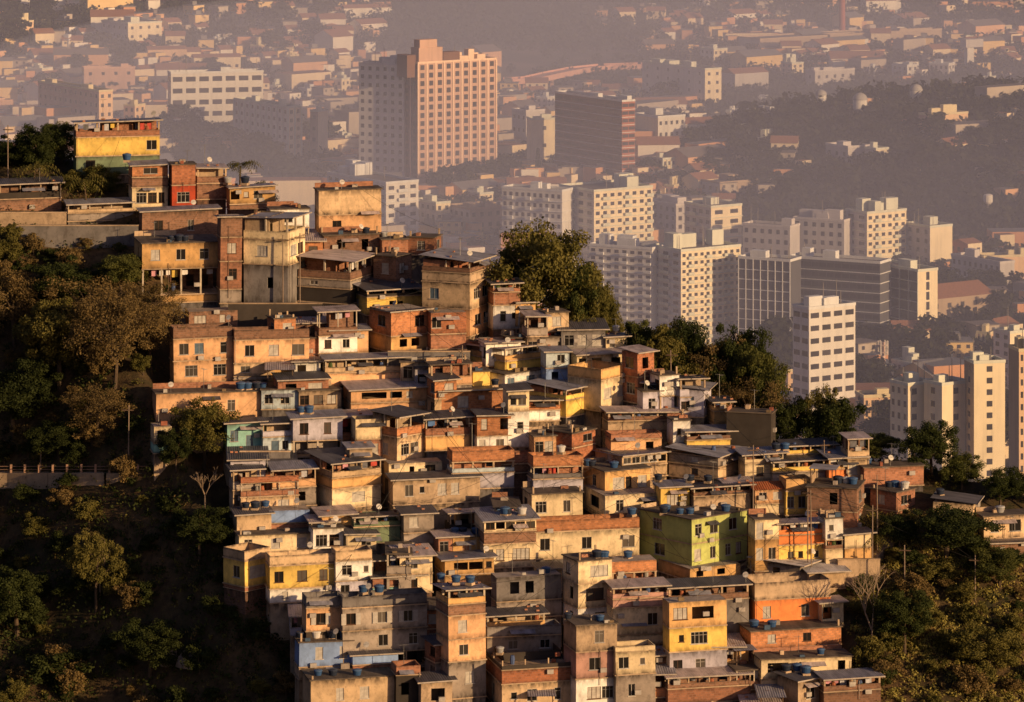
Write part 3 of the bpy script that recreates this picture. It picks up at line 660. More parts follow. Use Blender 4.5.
plain grey lean house behind the veranda roof with dish/plain grey lean house|398 404 434 548 d|514 W grey 414:9|534 W grey
dark low roof house with green awning front/green awning house|350 354 400 545 d|517 T sage|528 P sage
open roofed stone shack on the upper terrace under palms/open stone shack|64 68 132 222 m|205 T beige|214 P grey
dark wooden shack with thin posts on the summit shoulder/dark summit shack|-6 0 60 215 d|185 T dark|200 P brown
pinkish flat roof hut by the upper retaining wall/pinkish roof hut|186 189 250 330 n|312 W brown 200:12o,222:6
brown parapet hut on the terrace wall at the bottom/brown parapet hut|393 396 420 706 n|666 P brick|676 W dark 405:8o
pale roofed room behind the peach tower/pale roofed room|447 450 500 534 p|513 T dark
low dark roof room above the green house/low dark roof room|690 694 752 520 d|488 T brown|497 W concrete
patched yellow porch above the bright green house/patched yellow porch|722 726 754 510 p|486 T yellow|499 P beige
washing terrace with orange wall below the rusty band/orange washing terrace|608 612 657 596 n|562 W orangebrick|574 T brick|584 P brown
tumbled concrete hut beside the orange banded house/tumbled concrete hut|752 800 830 585 w|566 W grey
white sheet roofed hut above the bright orange house/white sheet hut|806 809 846 590 w|572 W beige
bright lean house with plank wall on the east lane/plank wall lane house|842 845 872 566 d|534 W cream|549 W ochre
'''
TANKS='''110,165,d 117,165,d 127,165,b 228,186,g 245,186,d 171,243,d 179,243,d 185,243,d 366,242,d 384,240,g 240,391,b 247,391,b 256,391,d 262,390,b 301,414,b 309,414,b
564,335,b 569,335,d 559,335,b 582,337,g 616,340,w 650,392,d 657,391,d 561,462,w 588,467,b 592,467,d 614,466,b 645,528,b 653,527,b 664,526,d 680,524,b 690,523,b 746,525,b
605,560,b 617,559,b 628,559,b 597,560,d 508,515,d 522,515,w 505,545,b 441,588,b 456,588,b 470,588,b 363,587,b 379,587,b 546,575,b 568,618,d 600,619,b 616,618,b 625,618,d
754,629,b 772,629,b 786,672,d 821,667,b 797,683,b 806,685,b 318,675,b 333,675,d 357,674,b 316,640,w 332,640,d 344,640,b 455,541,b 463,541,d 476,541,b 785,450,b 790,450,d
865,490,b 889,488,d 895,488,b 905,489,w 846,485,w 868,467,b 246,510,d 255,510,d 266,510,b 452,396,w 495,396,d 658,487,d 708,487,d 480,640,g 838,487,d 1000,516,g 940,502,d 300,640,d 412,556,d 690,475,d'''
POLES=[(462,345,392),(808,488,570),(812,490,575),(872,505,575),(753,445,520),(300,233,300),(40,430,478),(128,405,470),(905,545,600),(975,555,600),(878,475,560),(8,125,190),(283,235,306),(325,590,640),(825,440,468),(672,350,390)]
# ------------------------------------------------------------------ vegetation
G_DK=leafmat('leaf dark',(.018,.026,.008),(.062,.075,.018))
G_MD=leafmat('leaf mid',(.035,.048,.012),(.13,.13,.032))
G_YL=leafmat('leaf olive',(.065,.068,.016),(.21,.175,.045))
G_DR=leafmat('leaf dry',(.085,.062,.026),(.28,.19,.07))
G_GR=leafmat('leaf grass',(.17,.165,.04),(.42,.34,.09))
G_FAR=leafmat('leaf far',(.016,.02,.009),(.045,.048,.02))
BARK=simple('bark',(.10,.07,.045),.9)
def leaf_mesh(name,centers,rad,per,leaf,seed,mat,flat=.75,up=.25):
    rg=np.random.default_rng(seed); n=len(centers)*per
    c=np.repeat(np.array(centers),per,0); r=np.repeat(np.array(rad),per)
    d=rg.normal(size=(n,3)); d/=np.linalg.norm(d,axis=1)[:,None]
    rr=rg.random(n)**.45
    p=c+d*(r*rr)[:,None]*np.array([1,1,flat])
    # leaf orientation leans outward from the clump
    nn=d+rg.normal(size=(n,3))*.7+np.array([0,0,up]); nn/=np.linalg.norm(nn,axis=1)[:,None]
    t=np.cross(nn,rg.normal(size=(n,3))); t/=np.linalg.norm(t,axis=1)[:,None]; b=np.cross(nn,t)
    L=leaf*(.6+.8*rg.random(n))[:,None]
    v=np.stack([p-t*L*.5,p+b*L*.28,p+t*L*.5,p-b*L*.28],1).reshape(-1,3)
    me=bpy.data.meshes.new(name); me.vertices.add(4*n); me.vertices.foreach_set('co',v.astype(np.float32).ravel())
    me.loops.add(4*n); me.loops.foreach_set('vertex_index',np.arange(4*n,dtype=np.int32)); me.polygons.add(n)
    me.polygons.foreach_set('loop_start',np.arange(0,4*n,4,dtype=np.int32)); me.polygons.foreach_set('loop_total',np.full(n,4,dtype=np.int32))
    tone=np.repeat(rg.random(len(centers)),per)*.5+rg.random(n)*.5
    a=me.attributes.new('tone','FLOAT','FACE'); a.data.foreach_set('value',tone.astype(np.float32))
    me.materials.append(mat); me.update(); me.validate(); return me
def blob_centers(seed,n,W,Hh,z0=.22,lobes=4):
    rg=np.random.default_rng(seed); out=[];rad=[]
    ang=rg.random(lobes)*6.28; off=[(math.cos(a)*.2*W,math.sin(a)*.2*W,(rg.random()-.3)*.25*Hh,.75+.35*rg.random()) for a in ang]+[(0,0,.05*Hh,1.)]
    while len(out)<n:
        o=off[rg.integers(len(off))]
        d=rg.normal(size=3); d/=np.linalg.norm(d); r=.34*(.55+.45*rg.random())*o[3]
        p=np.array([o[0]+d[0]*r*W,o[1]+d[1]*r*W,(z0+(1-z0)*.5)*Hh+o[2]+d[2]*r*Hh*(1-z0)*1.1])
        if p[2]<z0*Hh*.8 or p[2]>Hh: continue
        out.append(p); rad.append(W*(.07+.06*rg.random()))
    return out,rad
def trunk_mesh(seed,cs,Hh,r0=.32,nl=9,name='trunk'):
    rg=random.Random(seed); m=MB(); j=Vector((rg.uniform(-.3,.3),rg.uniform(-.3,.3),Hh*.28)); m.tube((0,0,-1.2),j,r0,r0*.75,7)
    top=Vector((rg.uniform(-.5,.5),rg.uniform(-.5,.5),Hh*.6)); m.tube(j,top,r0*.74,r0*.4,6)
    for c in rg.sample(list(cs),min(nl,len(cs))):
        c=Vector(c); s=j.lerp(top,rg.random()); k=s.lerp(c,.55)+Vector((0,0,.4)); m.tube(s,k,r0*.35,r0*.18,5); m.tube(k,c,r0*.18,r0*.05,4)
    return m.mesh(name,[BARK])
KIT={}
def kit(kind,i):
    k=(kind,i)
    if k in KIT: return KIT[k]
    W,Hh=10.,10.
    sd=i*17+{'dense':1,'olive':2,'dry':3,'dark':4,'shrub':5,'dryshrub':6,'far':7,'oliveshrub':8}[kind]*101
    if kind in('dense','olive','dark'):
        cs,rd=blob_centers(sd,85,W,Hh,.16); me=leaf_mesh('crown',cs,rd,240,.27,sd,dict(dense=G_MD,olive=G_YL,dark=G_DK)[kind]); tr=trunk_mesh(sd,cs,Hh)
    elif kind=='dry':
        cs,rd=blob_centers(sd,75,W,Hh,.15,5); me=leaf_mesh('crown',cs,rd,130,.22,sd,G_DR); tr=trunk_mesh(sd,cs,Hh,.22,40)
    elif kind in('shrub','dryshrub','oliveshrub'):
        cs,rd=blob_centers(sd,34,W,Hh,.02,5); rd=[r*1.5 for r in rd]; me=leaf_mesh('crown',cs,rd,130,.6,sd,dict(shrub=G_DK,dryshrub=G_DR,oliveshrub=G_YL)[kind]); tr=trunk_mesh(sd,cs,Hh,.25,6,'stem')
    else:
        cs,rd=blob_centers(sd,30,W,Hh,.05,4); rd=[r*1.5 for r in rd]; me=leaf_mesh('crown',cs,rd,34,1.3,sd,G_FAR); tr=trunk_mesh(sd,cs,Hh,.35,4)
    KIT[k]=(me,tr); return KIT[k]
def tree(loc,w,h,kind,i,label,name='tree',cat='tree',group=None):
    me,tr=kit(kind,i%4); o=thing(name,label,cat,loc,R.uniform(0,6.28),group); 
    link('crown',me,o); link('trunk' if name=='tree' else 'stem',tr,o); o.scale=(w/9.,w/9.,h/10.); return o
def palm(loc,h,label,seed):
    rg=random.Random(seed); o=thing('palm_tree',label,'palm tree',loc,rg.uniform(0,6)); m=MB(); 
    p=Vector((0,0,-.6)); 
    for i in range(5):
        q=Vector((.08*i*i*.3,0,h*.7*(i+1)/5)); m.tube(p,q,.16-.015*i,.15-.015*i,7); p=q
    part('trunk',m,BARK,o); f=MB()
    for k in range(22):
        a=6.28*k/22+rg.uniform(-.15,.15); L=rg.uniform(.42,.58)*h+.6; up=rg.uniform(.15,1.1)
        pts=[p+Vector((math.cos(a)*L*t,math.sin(a)*L*t,up*L*t-L*(.55+up*.55)*t*t)) for t in [i/9 for i in range(10)]]
        side=Vector((-math.sin(a),math.cos(a),0))
        for i in range(1,9):
            c=pts[i]; n=pts[i+1]; w=.55*math.sin(math.pi*(i/9)**.7)+.12
            for sg in(-1,1):
                tip=c+side*sg*w+(n-c)*.8+Vector((0,0,-w*.55)); f.face([tuple(c),tuple(c.lerp(n,.45)),tuple(tip)])
    me=f.mesh('crown',[G_YL]); a=me.attributes.new('tone','FLOAT','FACE'); a.data.foreach_set('value',[rg.random() for _ in me.polygons]); link('crown',me,o); return o
def bare_tree(loc,h,label,seed):
    rg=random.Random(seed); o=thing('bare_tree',label,'tree',loc,0); m=MB()
    def br(p,d,L,r,n):
        q=p+d*L; m.tube(p,q,r,r*.65,5)
        if n==0: return
        for k in range(3 if n>2 else 2):
            dd=(d+Vector((rg.uniform(-.65,.65),rg.uniform(-.65,.65),rg.uniform(-.1,.35)))).normalized(); br(q,dd,L*rg.uniform(.6,.85),r*.6,n-1)
    br(Vector((0,0,-.5)),Vector((0,0,1)),h*.33,.16,5); part('trunk',m,simple('pale bark',(.34,.25,.17),.9),o)

def near(px,py,dy=0):   # a spot on the hillside
    p=ray(px,py)
    if p is None: return None
    if dy: p.y+=dy; 
    return p
def hill_tree(px,pb,wpx,hpx,kind,i,label,dy=5,group=None,name='tree',cat='tree'):
    Y=plane_Y(pb)+dy; p=at_depth(px,pb,Y); s=F/Y
    if px<250 and pb>215 or px>850 and pb>500: p=ray(px,pb); s=F/p.y
    p.z=min(p.z,Hs(p.x,p.y)+.0) if False else p.z
    g=Hs(p.x,p.y); h=hpx/s+(p.z-g if p.z>g else 0); p.z=min(p.z,g)
    return tree(p,wpx/s,max(h,2),kind,i,label,name,cat,group)
TREES=[(535,322,108,108,'olive',0,'big olive green tree with an uneven crown behind the beige corner house'),(566,332,62,72,'dense',1,'leafy tree leaning out below the big tree'),(508,314,56,66,'dense',2,'darker tree filling the near flank of the big tree'),
(592,332,58,60,'olive',3,'tall green tree at the downhill end of the big tree'),(604,330,38,36,'olive',2,'small round tree above the pale hut'),(640,378,50,58,'dense',2,'green tree rising right behind the wide rusty roofed house'),(668,385,60,66,'olive',1,'olive tree between the brick bay and the grove'),(728,388,60,70,'dark',3,'tall dark tree at the back of the ridge grove'),(655,382,64,64,'dark',0,'dark tree just behind the brown brick bay'),(684,380,58,62,'dark',1,'dense dark tree second from the brick bay'),(716,400,74,66,'dry',0,'brownish sparse tree in the middle of the ridge grove'),(742,395,58,62,'dark',2,'dark topped tree at the crown of the ridge grove'),
(765,412,60,64,'dense',3,'green tree at the downhill end of the ridge grove'),(690,405,60,44,'olive',1,'low olive bush tree in front of the ridge grove'),(752,424,70,48,'dry',1,'dry bushy tree above the dark block'),(790,440,44,50,'dark',3,'small dark tree beside the dark block'),
(840,452,66,66,'dark',0,'broad dark tree over the canopy terraces'),(818,440,44,58,'olive',3,'pale branched tree beside the canopy terraces'),(872,468,50,36,'dense',0,'bushy tree behind the ridge brick wall'),
(932,484,62,62,'dark',1,'round dark tree behind the ridge brick house'),(962,498,46,46,'dense',2,'green tree joining the round dark tree'),(1000,512,48,42,'dark',2,'flat topped dark tree above the long pale house'),(1026,512,40,44,'dark',3,'dark tree at the edge of the ridge beyond the pale house'),
(204,472,66,78,'olive',0,'leafy sunlit tree standing before the turquoise house'),(176,478,36,50,'dark',1,'dark small tree beside the leafy sunlit tree'),
(114,392,96,104,'dry',2,'wide dry brown tree at the end of the beige terrace'),(152,372,70,74,'dry',3,'sparse reddish tree touching the beige terrace end'),(60,390,84,96,'olive',1,'olive tree in the middle of the upper slope'),(16,352,80,90,'dry',0,'dry tree at the outer edge of the upper slope'),(14,440,80,80,'dark',2,'dark tree at the outer edge above the path'),
(66,318,80,62,'dark',3,'dark tree below the stone retaining wall'),(120,300,60,46,'dense',0,'green tree under the orange house'),(150,330,64,50,'dry',0,'sunlit brown tree beneath the bays of the orange house'),(90,345,90,70,'dry',3,'sunlit brown tree in the middle of the upper slope'),(98,440,70,56,'dry',1,'low dry tree above the path railing'),(60,462,60,46,'dark',0,'dark bush tree on the path bank'),
(36,190,56,66,'dark',1,'dark tree between the yellow hilltop house and the shack'),(62,172,44,52,'dense',1,'green tree touching the yellow hilltop house'),(12,182,48,48,'dark',3,'dark tree at the summit end beside the tall pole'),(262,205,34,20,'dark',2,'low dark tree behind the summit palm'),
(88,205,50,44,'olive',2,'yellowish bushy tree in front of the sage wall'),(106,206,40,38,'dense',3,'small dense tree by the orange topped cottage'),
(96,612,50,84,'olive',3,'tall thin yellow green tree in the shaded gully'),(55,690,60,44,'shrub',2,'dark bushy tree low in the gully'),(18,640,80,80,'dark',0,'dark tree deep in the gully'),(150,680,70,60,'dark',1,'dark rounded tree near the gully floor'),(200,560,60,50,'dark',2,'shadowed tree under the yellow edge house'),
(945,560,90,60,'dark',0,'wide dark tree below the dark tiled ridge house'),(900,556,44,46,'dark',3,'dark bushy tree beside the east lane'),(1000,590,66,44,'dense',1,'green tree on the east slope below the ridge shed'),(905,660,60,70,'dark',1,'dark tree low on the east slope'),(990,680,70,60,'olive',2,'olive tree low on the east slope')]
def build_veg():
    for t in TREES: hill_tree(*t)
    p=near(242,196); palm(at_depth(240,190,plane_Y(205)+5),4.6,'bushy palm tree on the summit behind the orange shelter',3)
    palm(at_depth(86,212,plane_Y(212)+1),6.0,'yellowish palm in front of the summit trees',5)
    for x,y,l,s in ((905,640,'palm tree on the east slope with drooping fronds',6),(34,200,'dark palm among the summit trees',8),(880,560,'small palm at the end of the east lane',9)):
        q=near(x,y); palm(q,6.0 if s!=9 else 4,l,s)
    for x,y,h,l,s in ((872,655,10,'tall bare pale tree beside the salmon coloured houses',1),(205,505,5,'bare forked tree above the sandy box',4),(820,452,6,'bare pale branched tree on the crest',7),(100,600,7,'bare thin tree in the gully',9)):
        q=near(x,y) ; bare_tree(q,h,l,s)
    # countable shrubs on both slopes
    rg=random.Random(5); n=0
    KL={'shrub':'dark leafy shrub','dryshrub':'dry brown shrub','oliveshrub':'yellow green shrub'}
    def shrubs(N,xr,yr,cond,kinds,where,gr,size=(1.6,4.2)):
        nonlocal n; c=0;t=0
        while c<N and t<N*60:
            t+=1; x=rg.uniform(*xr); y=rg.uniform(*yr)
            if not cond(x,y): continue
            z=Hs(x,y); w=rg.uniform(*size); k=rg.choice(kinds); n+=1; c+=1
            tree(Vector((x,y,z-.2)),w,w*rg.uniform(.6,1.1),k,n,'%s %s'%(KL[k],where),'shrub','shrub',gr+' '+KL[k])
    def Xe(y): return -36.3-(y-513)*.62
    shrubs(120,(-75,-22),(478,560),lambda x,y:x<Xe(y)-2.5 and 0<pix(x,y,Hs(x,y))[0]+20,['shrub','shrub','oliveshrub','dryshrub'],'on the shaded gully slope','shrubs on the gully slope')
    shrubs(62,(-82,-40),(532,572),lambda x,y:pix(x,y,Hs(x,y))[0]<150 and pix(x,y,Hs(x,y))[1]>236,['dryshrub','dryshrub','shrub','oliveshrub'],'on the sunlit upper slope','shrubs on the upper slope')
    shrubs(95,(38,72),(470,520),lambda x,y:pix(x,y,Hs(x,y))[0]>858+max(0,(pix(x,y,Hs(x,y))[1]-640)*.3) and pix(x,y,Hs(x,y))[1]>560,['oliveshrub','oliveshrub','dryshrub','oliveshrub','shrub'],'on the grassy east slope','shrubs on the east slope')
    # undergrowth nobody could count
    def cover(N,xr,yr,cond,mat,seed,leaf,rad,per):
        rg2=random.Random(seed); cs=[];rd=[];t=0
        while len(cs)<N and t<N*40:
            t+=1; x=rg2.uniform(*xr);y=rg2.uniform(*yr)
            if not cond(x,y): continue
            cs.append((x,y,Hs(x,y)+rg2.uniform(0,.5))); rd.append(rg2.uniform(*rad))
        me=leaf_mesh('undergrowth',cs,rd,per,leaf,seed,mat); o=link('undergrowth',me); o['kind']='stuff'; o['label']={G_DK:'dark green undergrowth covering the slopes',G_DR:'dry brown grass and scrub on the slopes',G_GR:'golden grass on the east slope',G_YL:'yellow green grass tufts on the slopes'}[mat]; o['category']='undergrowth'
    def veg(x,y):
        q=pix(x,y,Hs(x,y))
        return x<Xe(y)-.5 and y<558 or (q[0]<165 and 225<q[1]<480) or (q[0]>845 and q[1]>520) or (215<q[0]<330 and 296<q[1]<318) or (q[1]<400 and y>560) or (560<q[0]<1024 and q[1]<460+(q[0]-800)*.2)
    gul=lambda x,y: x<Xe(y)-.5 and y<560
    cover(2200,(-80,-18),(466,560),gul,G_DK,11,.40,(.5,1.7),34)
    cover(500,(-80,-18),(466,560),gul,G_YL,12,.32,(.4,1.2),30)
    est=lambda x,y: pix(x,y,Hs(x,y))[0]>855 and pix(x,y,Hs(x,y))[1]>515
    cover(2200,(36,72),(466,522),est,G_GR,13,.30,(.4,1.1),34)
    cover(600,(36,72),(466,522),est,G_DR,14,.30,(.4,1.2),32)
    veg2=lambda x,y: veg(x,y) and not(est(x,y) and (x*7+y*3)%5<4)
    cover(2300,(-90,90),(450,640),veg2,G_DK,1,.38,(.5,1.5),26)
    cover(1500,(-90,90),(450,600),veg,G_DR,2,.30,(.4,1.2),24)
    cover(1500,(-90,90),(450,600),veg,G_YL,3,.30,(.3,1.1),24)
# ------------------------------------------------------------------ city beyond the hill
def citywall(name,col,dirt=.3):
    k='city '+name
    if k in MATS: return MATS[k]
    m,nt,b=newmat(k); g=N(nt); tc=g.n('ShaderNodeTexCoord')
    c1=g.mix(g.ramp(g.noise(tc.outputs['Object'],.09,5,.6),.35,.7),col,tuple(v*.85 for v in col))
    st=g.noise(g.mapping(tc.outputs['Object'],(.6,.6,.05)),1.,4)
    c2=g.mix(g.m('MULTIPLY',g.ramp(st,.5,.75),dirt),c1,tuple(v*.4 for v in col))
    g.l(c2,b.inputs['Base Color']); b.inputs['Roughness'].default_value=.85; MATS[k]=m; return m
CC=dict(white=(.74,.70,.64),cream=(.92,.78,.54),peach=(.80,.55,.34),pink=(.62,.40,.30),grey=(.58,.54,.52),brown=(.20,.11,.08),rust=(.42,.15,.08),dark=(.10,.10,.11),tan=(.45,.34,.24))  # brown darkened to put the recess shade into the pink tower's west wall
CWIN={}
def cwin(w,h):
    k=(round(w,1),round(h,1))
    if k not in CWIN:
        m=MB(); w,h=k; m.box(-w/2,w/2,-.05,.25,-h/2,h/2); CWIN[k]=m.mesh('window',[simple('far window',(.06,.052,.055),.25,rnd=.6,spec=.5)])
    return CWIN[k]
# label | xa xc xb ytop yb | west face colour (shade often put in), east face colour (sunlight often put in) | floors colsW colsE | flags
CITY='''
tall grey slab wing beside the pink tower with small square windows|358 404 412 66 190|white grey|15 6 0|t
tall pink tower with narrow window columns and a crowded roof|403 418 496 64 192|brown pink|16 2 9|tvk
dark red office block with white horizontal bands|556 622 634 102 186|brown rust|11 8 2|hl
wide white institutional block with deep window bays|166 171 262 74 132|white white|5 1 7|w
long pinkish low block behind the hilltop trees|26 99 112 92 138|pink peach|5 12 2|
orange painted block behind the long pinkish block|80 84 134 69 100|peach pink|3 5 4|
white apartment block with sunlit narrow end beyond the palm|228 288 301 108 168|white cream|7 10 2|v
church like tower block with pale sunlit edge|310 318 324 112 168|tan cream|5 1 0|
white stepped apartment block above the sandy block|323 386 418 184 248|white white|7 9 3|bt
small stepped white apartments behind the crest|414 436 450 204 240|grey cream|4 4 2|
long white apartment slab behind the big tree|502 562 566 192 262|white white|7 10 0|b
sunlit white apartment block with roof towers|560 594 654 192 262|grey cream|8 4 8|bt
broad grey balcony block facing the big tree|590 652 656 250 345|white white|12 8 0|bt
sunlit cream apartment block with balconies on every floor|652 681 743 252 348|white cream|12 3 10|bt
small grey block with two sunlit stair walls|686 711 743 208 258|grey cream|5 4 2|b
grey apartment block behind the glass offices|744 790 798 228 278|grey grey|5 6 0|
grey stepped block with white roof huts|795 844 850 222 275|grey grey|6 6 0|t
apartment block with balconies lit gold beside the stepped block|848 867 909 214 275|grey cream|7 2 6|bt
blank walled grey block with twin golden ends|909 930 954 228 275|grey cream|5 3 0|
glass office slab with white window grid|740 790 794 262 352|dark dark|9 7 0|g
long dark office slab with horizontal ribs|792 880 884 264 352|dark dark|9 12 0|h
white gridded office wing with golden end wall|878 918 939 272 352|dark cream|8 5 1|g
white apartment tower with wide dark balcony bays|799 809 858 310 425|white white|9 2 4|wt
low peach block with four rows of windows beside the telecom mast|862 864 899 398 442|peach peach|4 0 6|
cream tower with setback top floor|898 908 935 386 475|cream cream|7 3 2|s
cream tower with one column of windows|936 942 972 386 478|cream cream|7 1 1|s
blank golden slab tower with a single line of windows|970 974 1006 364 480|tan cream|10 1 1|
white slim tower at the far edge|1003 1010 1022 334 400|white cream|8 2 1|
tall brown edge tower cut by the frame|1016 1019 1040 352 500|tan peach|12 0 4|
white block with golden wings in front of the viaduct|645 705 722 70 114|white cream|5 6 2|t
cream warehouse catching the sun next to the red office block|636 658 686 118 152|cream white|3 0 5|
golden blank hall behind the conical tree|528 531 558 120 172|cream cream|3 0 1|
pale low blocks behind the golden hall|512 526 545 112 150|grey grey|3 3 0|
orange lit house with roof terrace on the wooded hill|924 930 971 116 146|pink peach|2 1 4|t
long golden wall building at the wooded hill foot|981 984 1034 258 290|peach peach|3 0 1|
red roofed low block beside the twin golden ends|952 968 983 244 272|rust cream|2 3 2|r
long plain block behind the twin golden ends|958 1000 1010 264 296|grey grey|3 9 0|
small golden villa with red roof in the clearing|858 860 886 142 160|peach cream|2 1 2|r
pink house with bright front among hill trees|214 217 240 136 152|pink peach|1 0 5|r
low golden shed with long roof on the far left hill|144 148 186 50 66|cream peach|1 0 5|r
square white block on the far hillside|190 194 240 58 76|cream cream|1 0 6|r
white long block lower on the far hillside|100 128 160 24 50|grey cream|3 5 4|
grey office with arched roof on the far plain|98 122 145 24 48|grey grey|3 4 3|
grey low industrial hall with pale roof|740 760 900 40 56|grey tan|1 2 16|
pale long factory hall beyond the chimney|822 830 950 36 50|tan tan|1 1 14|
pale hall beside the domes|806 815 857 72 94|grey grey|2 1 5|
stepped golden block near the chimney foot|782 792 804 64 84|pink cream|4 2 2|t
wide white hall with curved roof by the viaduct|722 735 770 74 98|grey grey|1 1 2|r
curved roof sports hall catching golden light|684 690 730 158 176|cream cream|1 0 0|a
grey school block behind the small grey block|648 676 702 206 240|grey grey|4 5 3|
low terrace block with long roof below the sports hall|690 720 760 184 206|grey tan|2 5 6|
golden house cluster head near the telecom mast|784 788 799 372 400|pink peach|3 1 2|
low row roofs below the gridded office wing|900 930 1000 300 330|dark tan|2 4 5|r
small white house in the dark trees|870 876 888 150 176|grey cream|3 1 1|
grey shed block in the haze below the wooded hill|828 848 872 148 176|grey grey|2 3 2|
grey apartment pair near the white stepped apartments|448 470 502 210 242|grey tan|3 4 4|
'''
def city_building(line):
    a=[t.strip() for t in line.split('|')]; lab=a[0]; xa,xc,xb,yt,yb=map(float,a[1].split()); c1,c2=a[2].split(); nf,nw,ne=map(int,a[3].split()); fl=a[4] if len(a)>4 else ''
    p=ray(xc,yb,1000); Y=p.y; s=F/Y; L,Rr=xc-xa,xb-xc
    th=math.radians(34)
    if L<=5 and Rr>10: th=math.radians(14)
    d=max(L/s/math.sin(th),8); w=max(Rr/s/math.cos(th),7); d=min(d,95)
    if Rr<10: th=math.radians(62); d=L/s/math.sin(th); w=max(Rr/s/math.cos(th),9)
    h=(yb-yt)/s; o=thing('apartment_building' if nf>3 else 'low_building',lab,'building',p,th)
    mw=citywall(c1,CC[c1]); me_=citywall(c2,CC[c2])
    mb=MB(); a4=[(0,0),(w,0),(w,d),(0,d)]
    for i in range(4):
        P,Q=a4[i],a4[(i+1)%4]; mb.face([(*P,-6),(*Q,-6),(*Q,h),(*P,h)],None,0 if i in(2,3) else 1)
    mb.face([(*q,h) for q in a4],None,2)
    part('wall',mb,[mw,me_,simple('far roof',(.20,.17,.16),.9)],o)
    fh=h/nf; extra=[]; n=0
    def face(i,cols):
        nonlocal n
        if not cols: return
        O,rz,D=runxf(i,w,d); LL=w if i in(0,2) else d; cw=LL/cols
        for f in range(nf-1,-1,-1):
            for c in range(cols):
                if 'b' in fl or 'g' in fl: ww,hh=cw*.5,fh*.4
                elif 'h' in fl: ww,hh=cw*.9,fh*.45
                else: ww,hh=min(cw*.42,1.7)*(1.25 if 'k' in fl else 1),min(fh*.5,1.7)*(1.3 if 'k' in fl else 1)
                if 'w' in fl: ww,hh=cw*.72,fh*.42
                if 'g' in fl and i==3: ww,hh=cw*.86,fh*.82
                if 'g' in fl and i==0: ww,hh=cw*.16,fh*.8
                loc=(O[0]+D[0]*(c+.5)*cw,O[1]+D[1]*(c+.5)*cw,(f+.52)*fh)
                if n<100: q=link('window',cwin(ww,hh),o,loc,rz); n+=1
                else: extra.append((cwin(ww,hh),loc,rz))
    face(3,nw) ; face(0,ne)
    if extra:
        m=MB()
        for me,loc,rz in extra:
            cs,sn=math.cos(rz),math.sin(rz); off=len(m.v); vs=[(v.co.x*cs-v.co.y*sn+loc[0],v.co.x*sn+v.co.y*cs+loc[1],v.co.z+loc[2]) for v in me.vertices]
            for pl in me.polygons: m.face([vs[q] for q in pl.vertices])
        q=part('window',m,simple('far window',(.06,.052,.055),.25,rnd=.6,spec=.5),o); q['kind']='stuff'
    lm=citywall('trim '+c2,tuple(min(.75,v*1.15) for v in CC['white' if 'g' in fl or 'h' in fl else 'peach' if 'k' in fl else c2])) if 'k' not in fl else citywall('tower bands',(.90,.66,.48))
    if 'b' in fl or 'h' in fl or 'g' in fl:
        for f in range(1,nf):
            m=MB(); e=.35 if 'b' in fl else .18; m.box(-e,(w+e) if 'g' not in fl else -.01,-e if 'g' not in fl else 0,d+e,f*fh-.22,f*fh+.05); part('floor_ledge',m,lm,o)
    if 'v' in fl or 'g' in fl:
        for i,cols in ((3,nw),(0,ne)):
            if not cols or ('g' in fl and i==0): continue
            O,rz,D=runxf(i,w,d); LL=w if i in(0,2) else d
            for c in range(cols+1):
                m=MB(); ww=.35 if 'v' in fl else .12; m.box(-ww,ww,-.3,.0,0,h); part('pilaster',m,lm,o,loc=(O[0]+D[0]*(c*LL/cols),O[1]+D[1]*(c*LL/cols),0),rz=rz)
    if 'b' in fl:
        rg=random.Random(int(xa)); 
        for i,cols in ((3,nw),(0,ne)):
            if cols<3: continue
            O,rz,D=runxf(i,w,d); LL=w if i in(0,2) else d; cw=LL/cols
            for c in range(1,cols,3):
                for f in range(nf):
                    m=MB(); m.box(-cw*.45,cw*.45,-1.1,-.36,0,fh*.34); part('balcony',m,lm,o,loc=(O[0]+D[0]*(c+.5)*cw,O[1]+D[1]*(c+.5)*cw,f*fh+.06),rz=rz)
    if 'r' in fl or 'a' in fl:
        m=MB(); rise=min(d,w)*.2; n2=8 if 'a' in fl else 2; 
        pr=[(d*i/n2,rise*math.sin(math.pi*i/n2)) for i in range(n2+1)]
        for (y0,z0),(y1,z1) in zip(pr,pr[1:]): m.face([(-.4,y0,h+z0),(w+.4,y0,h+z0),(w+.4,y1,h+z1),(-.4,y1,h+z1)])
        for x in (-.1,w+.1): m.face([(x,y,h+z) for y,z in pr])
        part('roof',m,simple('far tiles',(.36,.17,.10),.9) if 'r' in fl else citywall('white',CC['white']),o)
    else:
        if 'k' in fl:
            for (a0,a1,b0,b1,z0,z1) in ((.02,.32,.05,.6,0,7),(.04,.26,.1,.5,7,10.5),(.34,.55,.1,.5,0,4.5),(-.12,-.01,.1,.8,-6,4)):
                m=MB(); m.box(w*a0,w*a1,d*b0,d*b1,h+z0,h+z1); part('roof_crown',m,citywall('pink',CC['pink']) if z1>6 else citywall('brown',CC['brown']),o)
        m2=wall_ring(w+.3,d+.3,h,h+.9,{},None,-.15,-.15); i2=wall_ring(w-.5,d-.5,h,h+.9,{},None,.25,.25)
        for f in i2.f: m2.face([i2.v[q] for q in f][::-1])
        A=[(-.15,-.15),(w+.15,-.15),(w+.15,d+.15),(-.15,d+.15)]; B=[(.25,.25),(w-.25,.25),(w-.25,d-.25),(.25,d-.25)]
        for i in range(4): j=(i+1)%4; m2.face([(*A[i],h+.9),(*A[j],h+.9),(*B[j],h+.9),(*B[i],h+.9)])
        part('parapet',m2,lm,o)
        rg=random.Random(int(xa*3+yt))
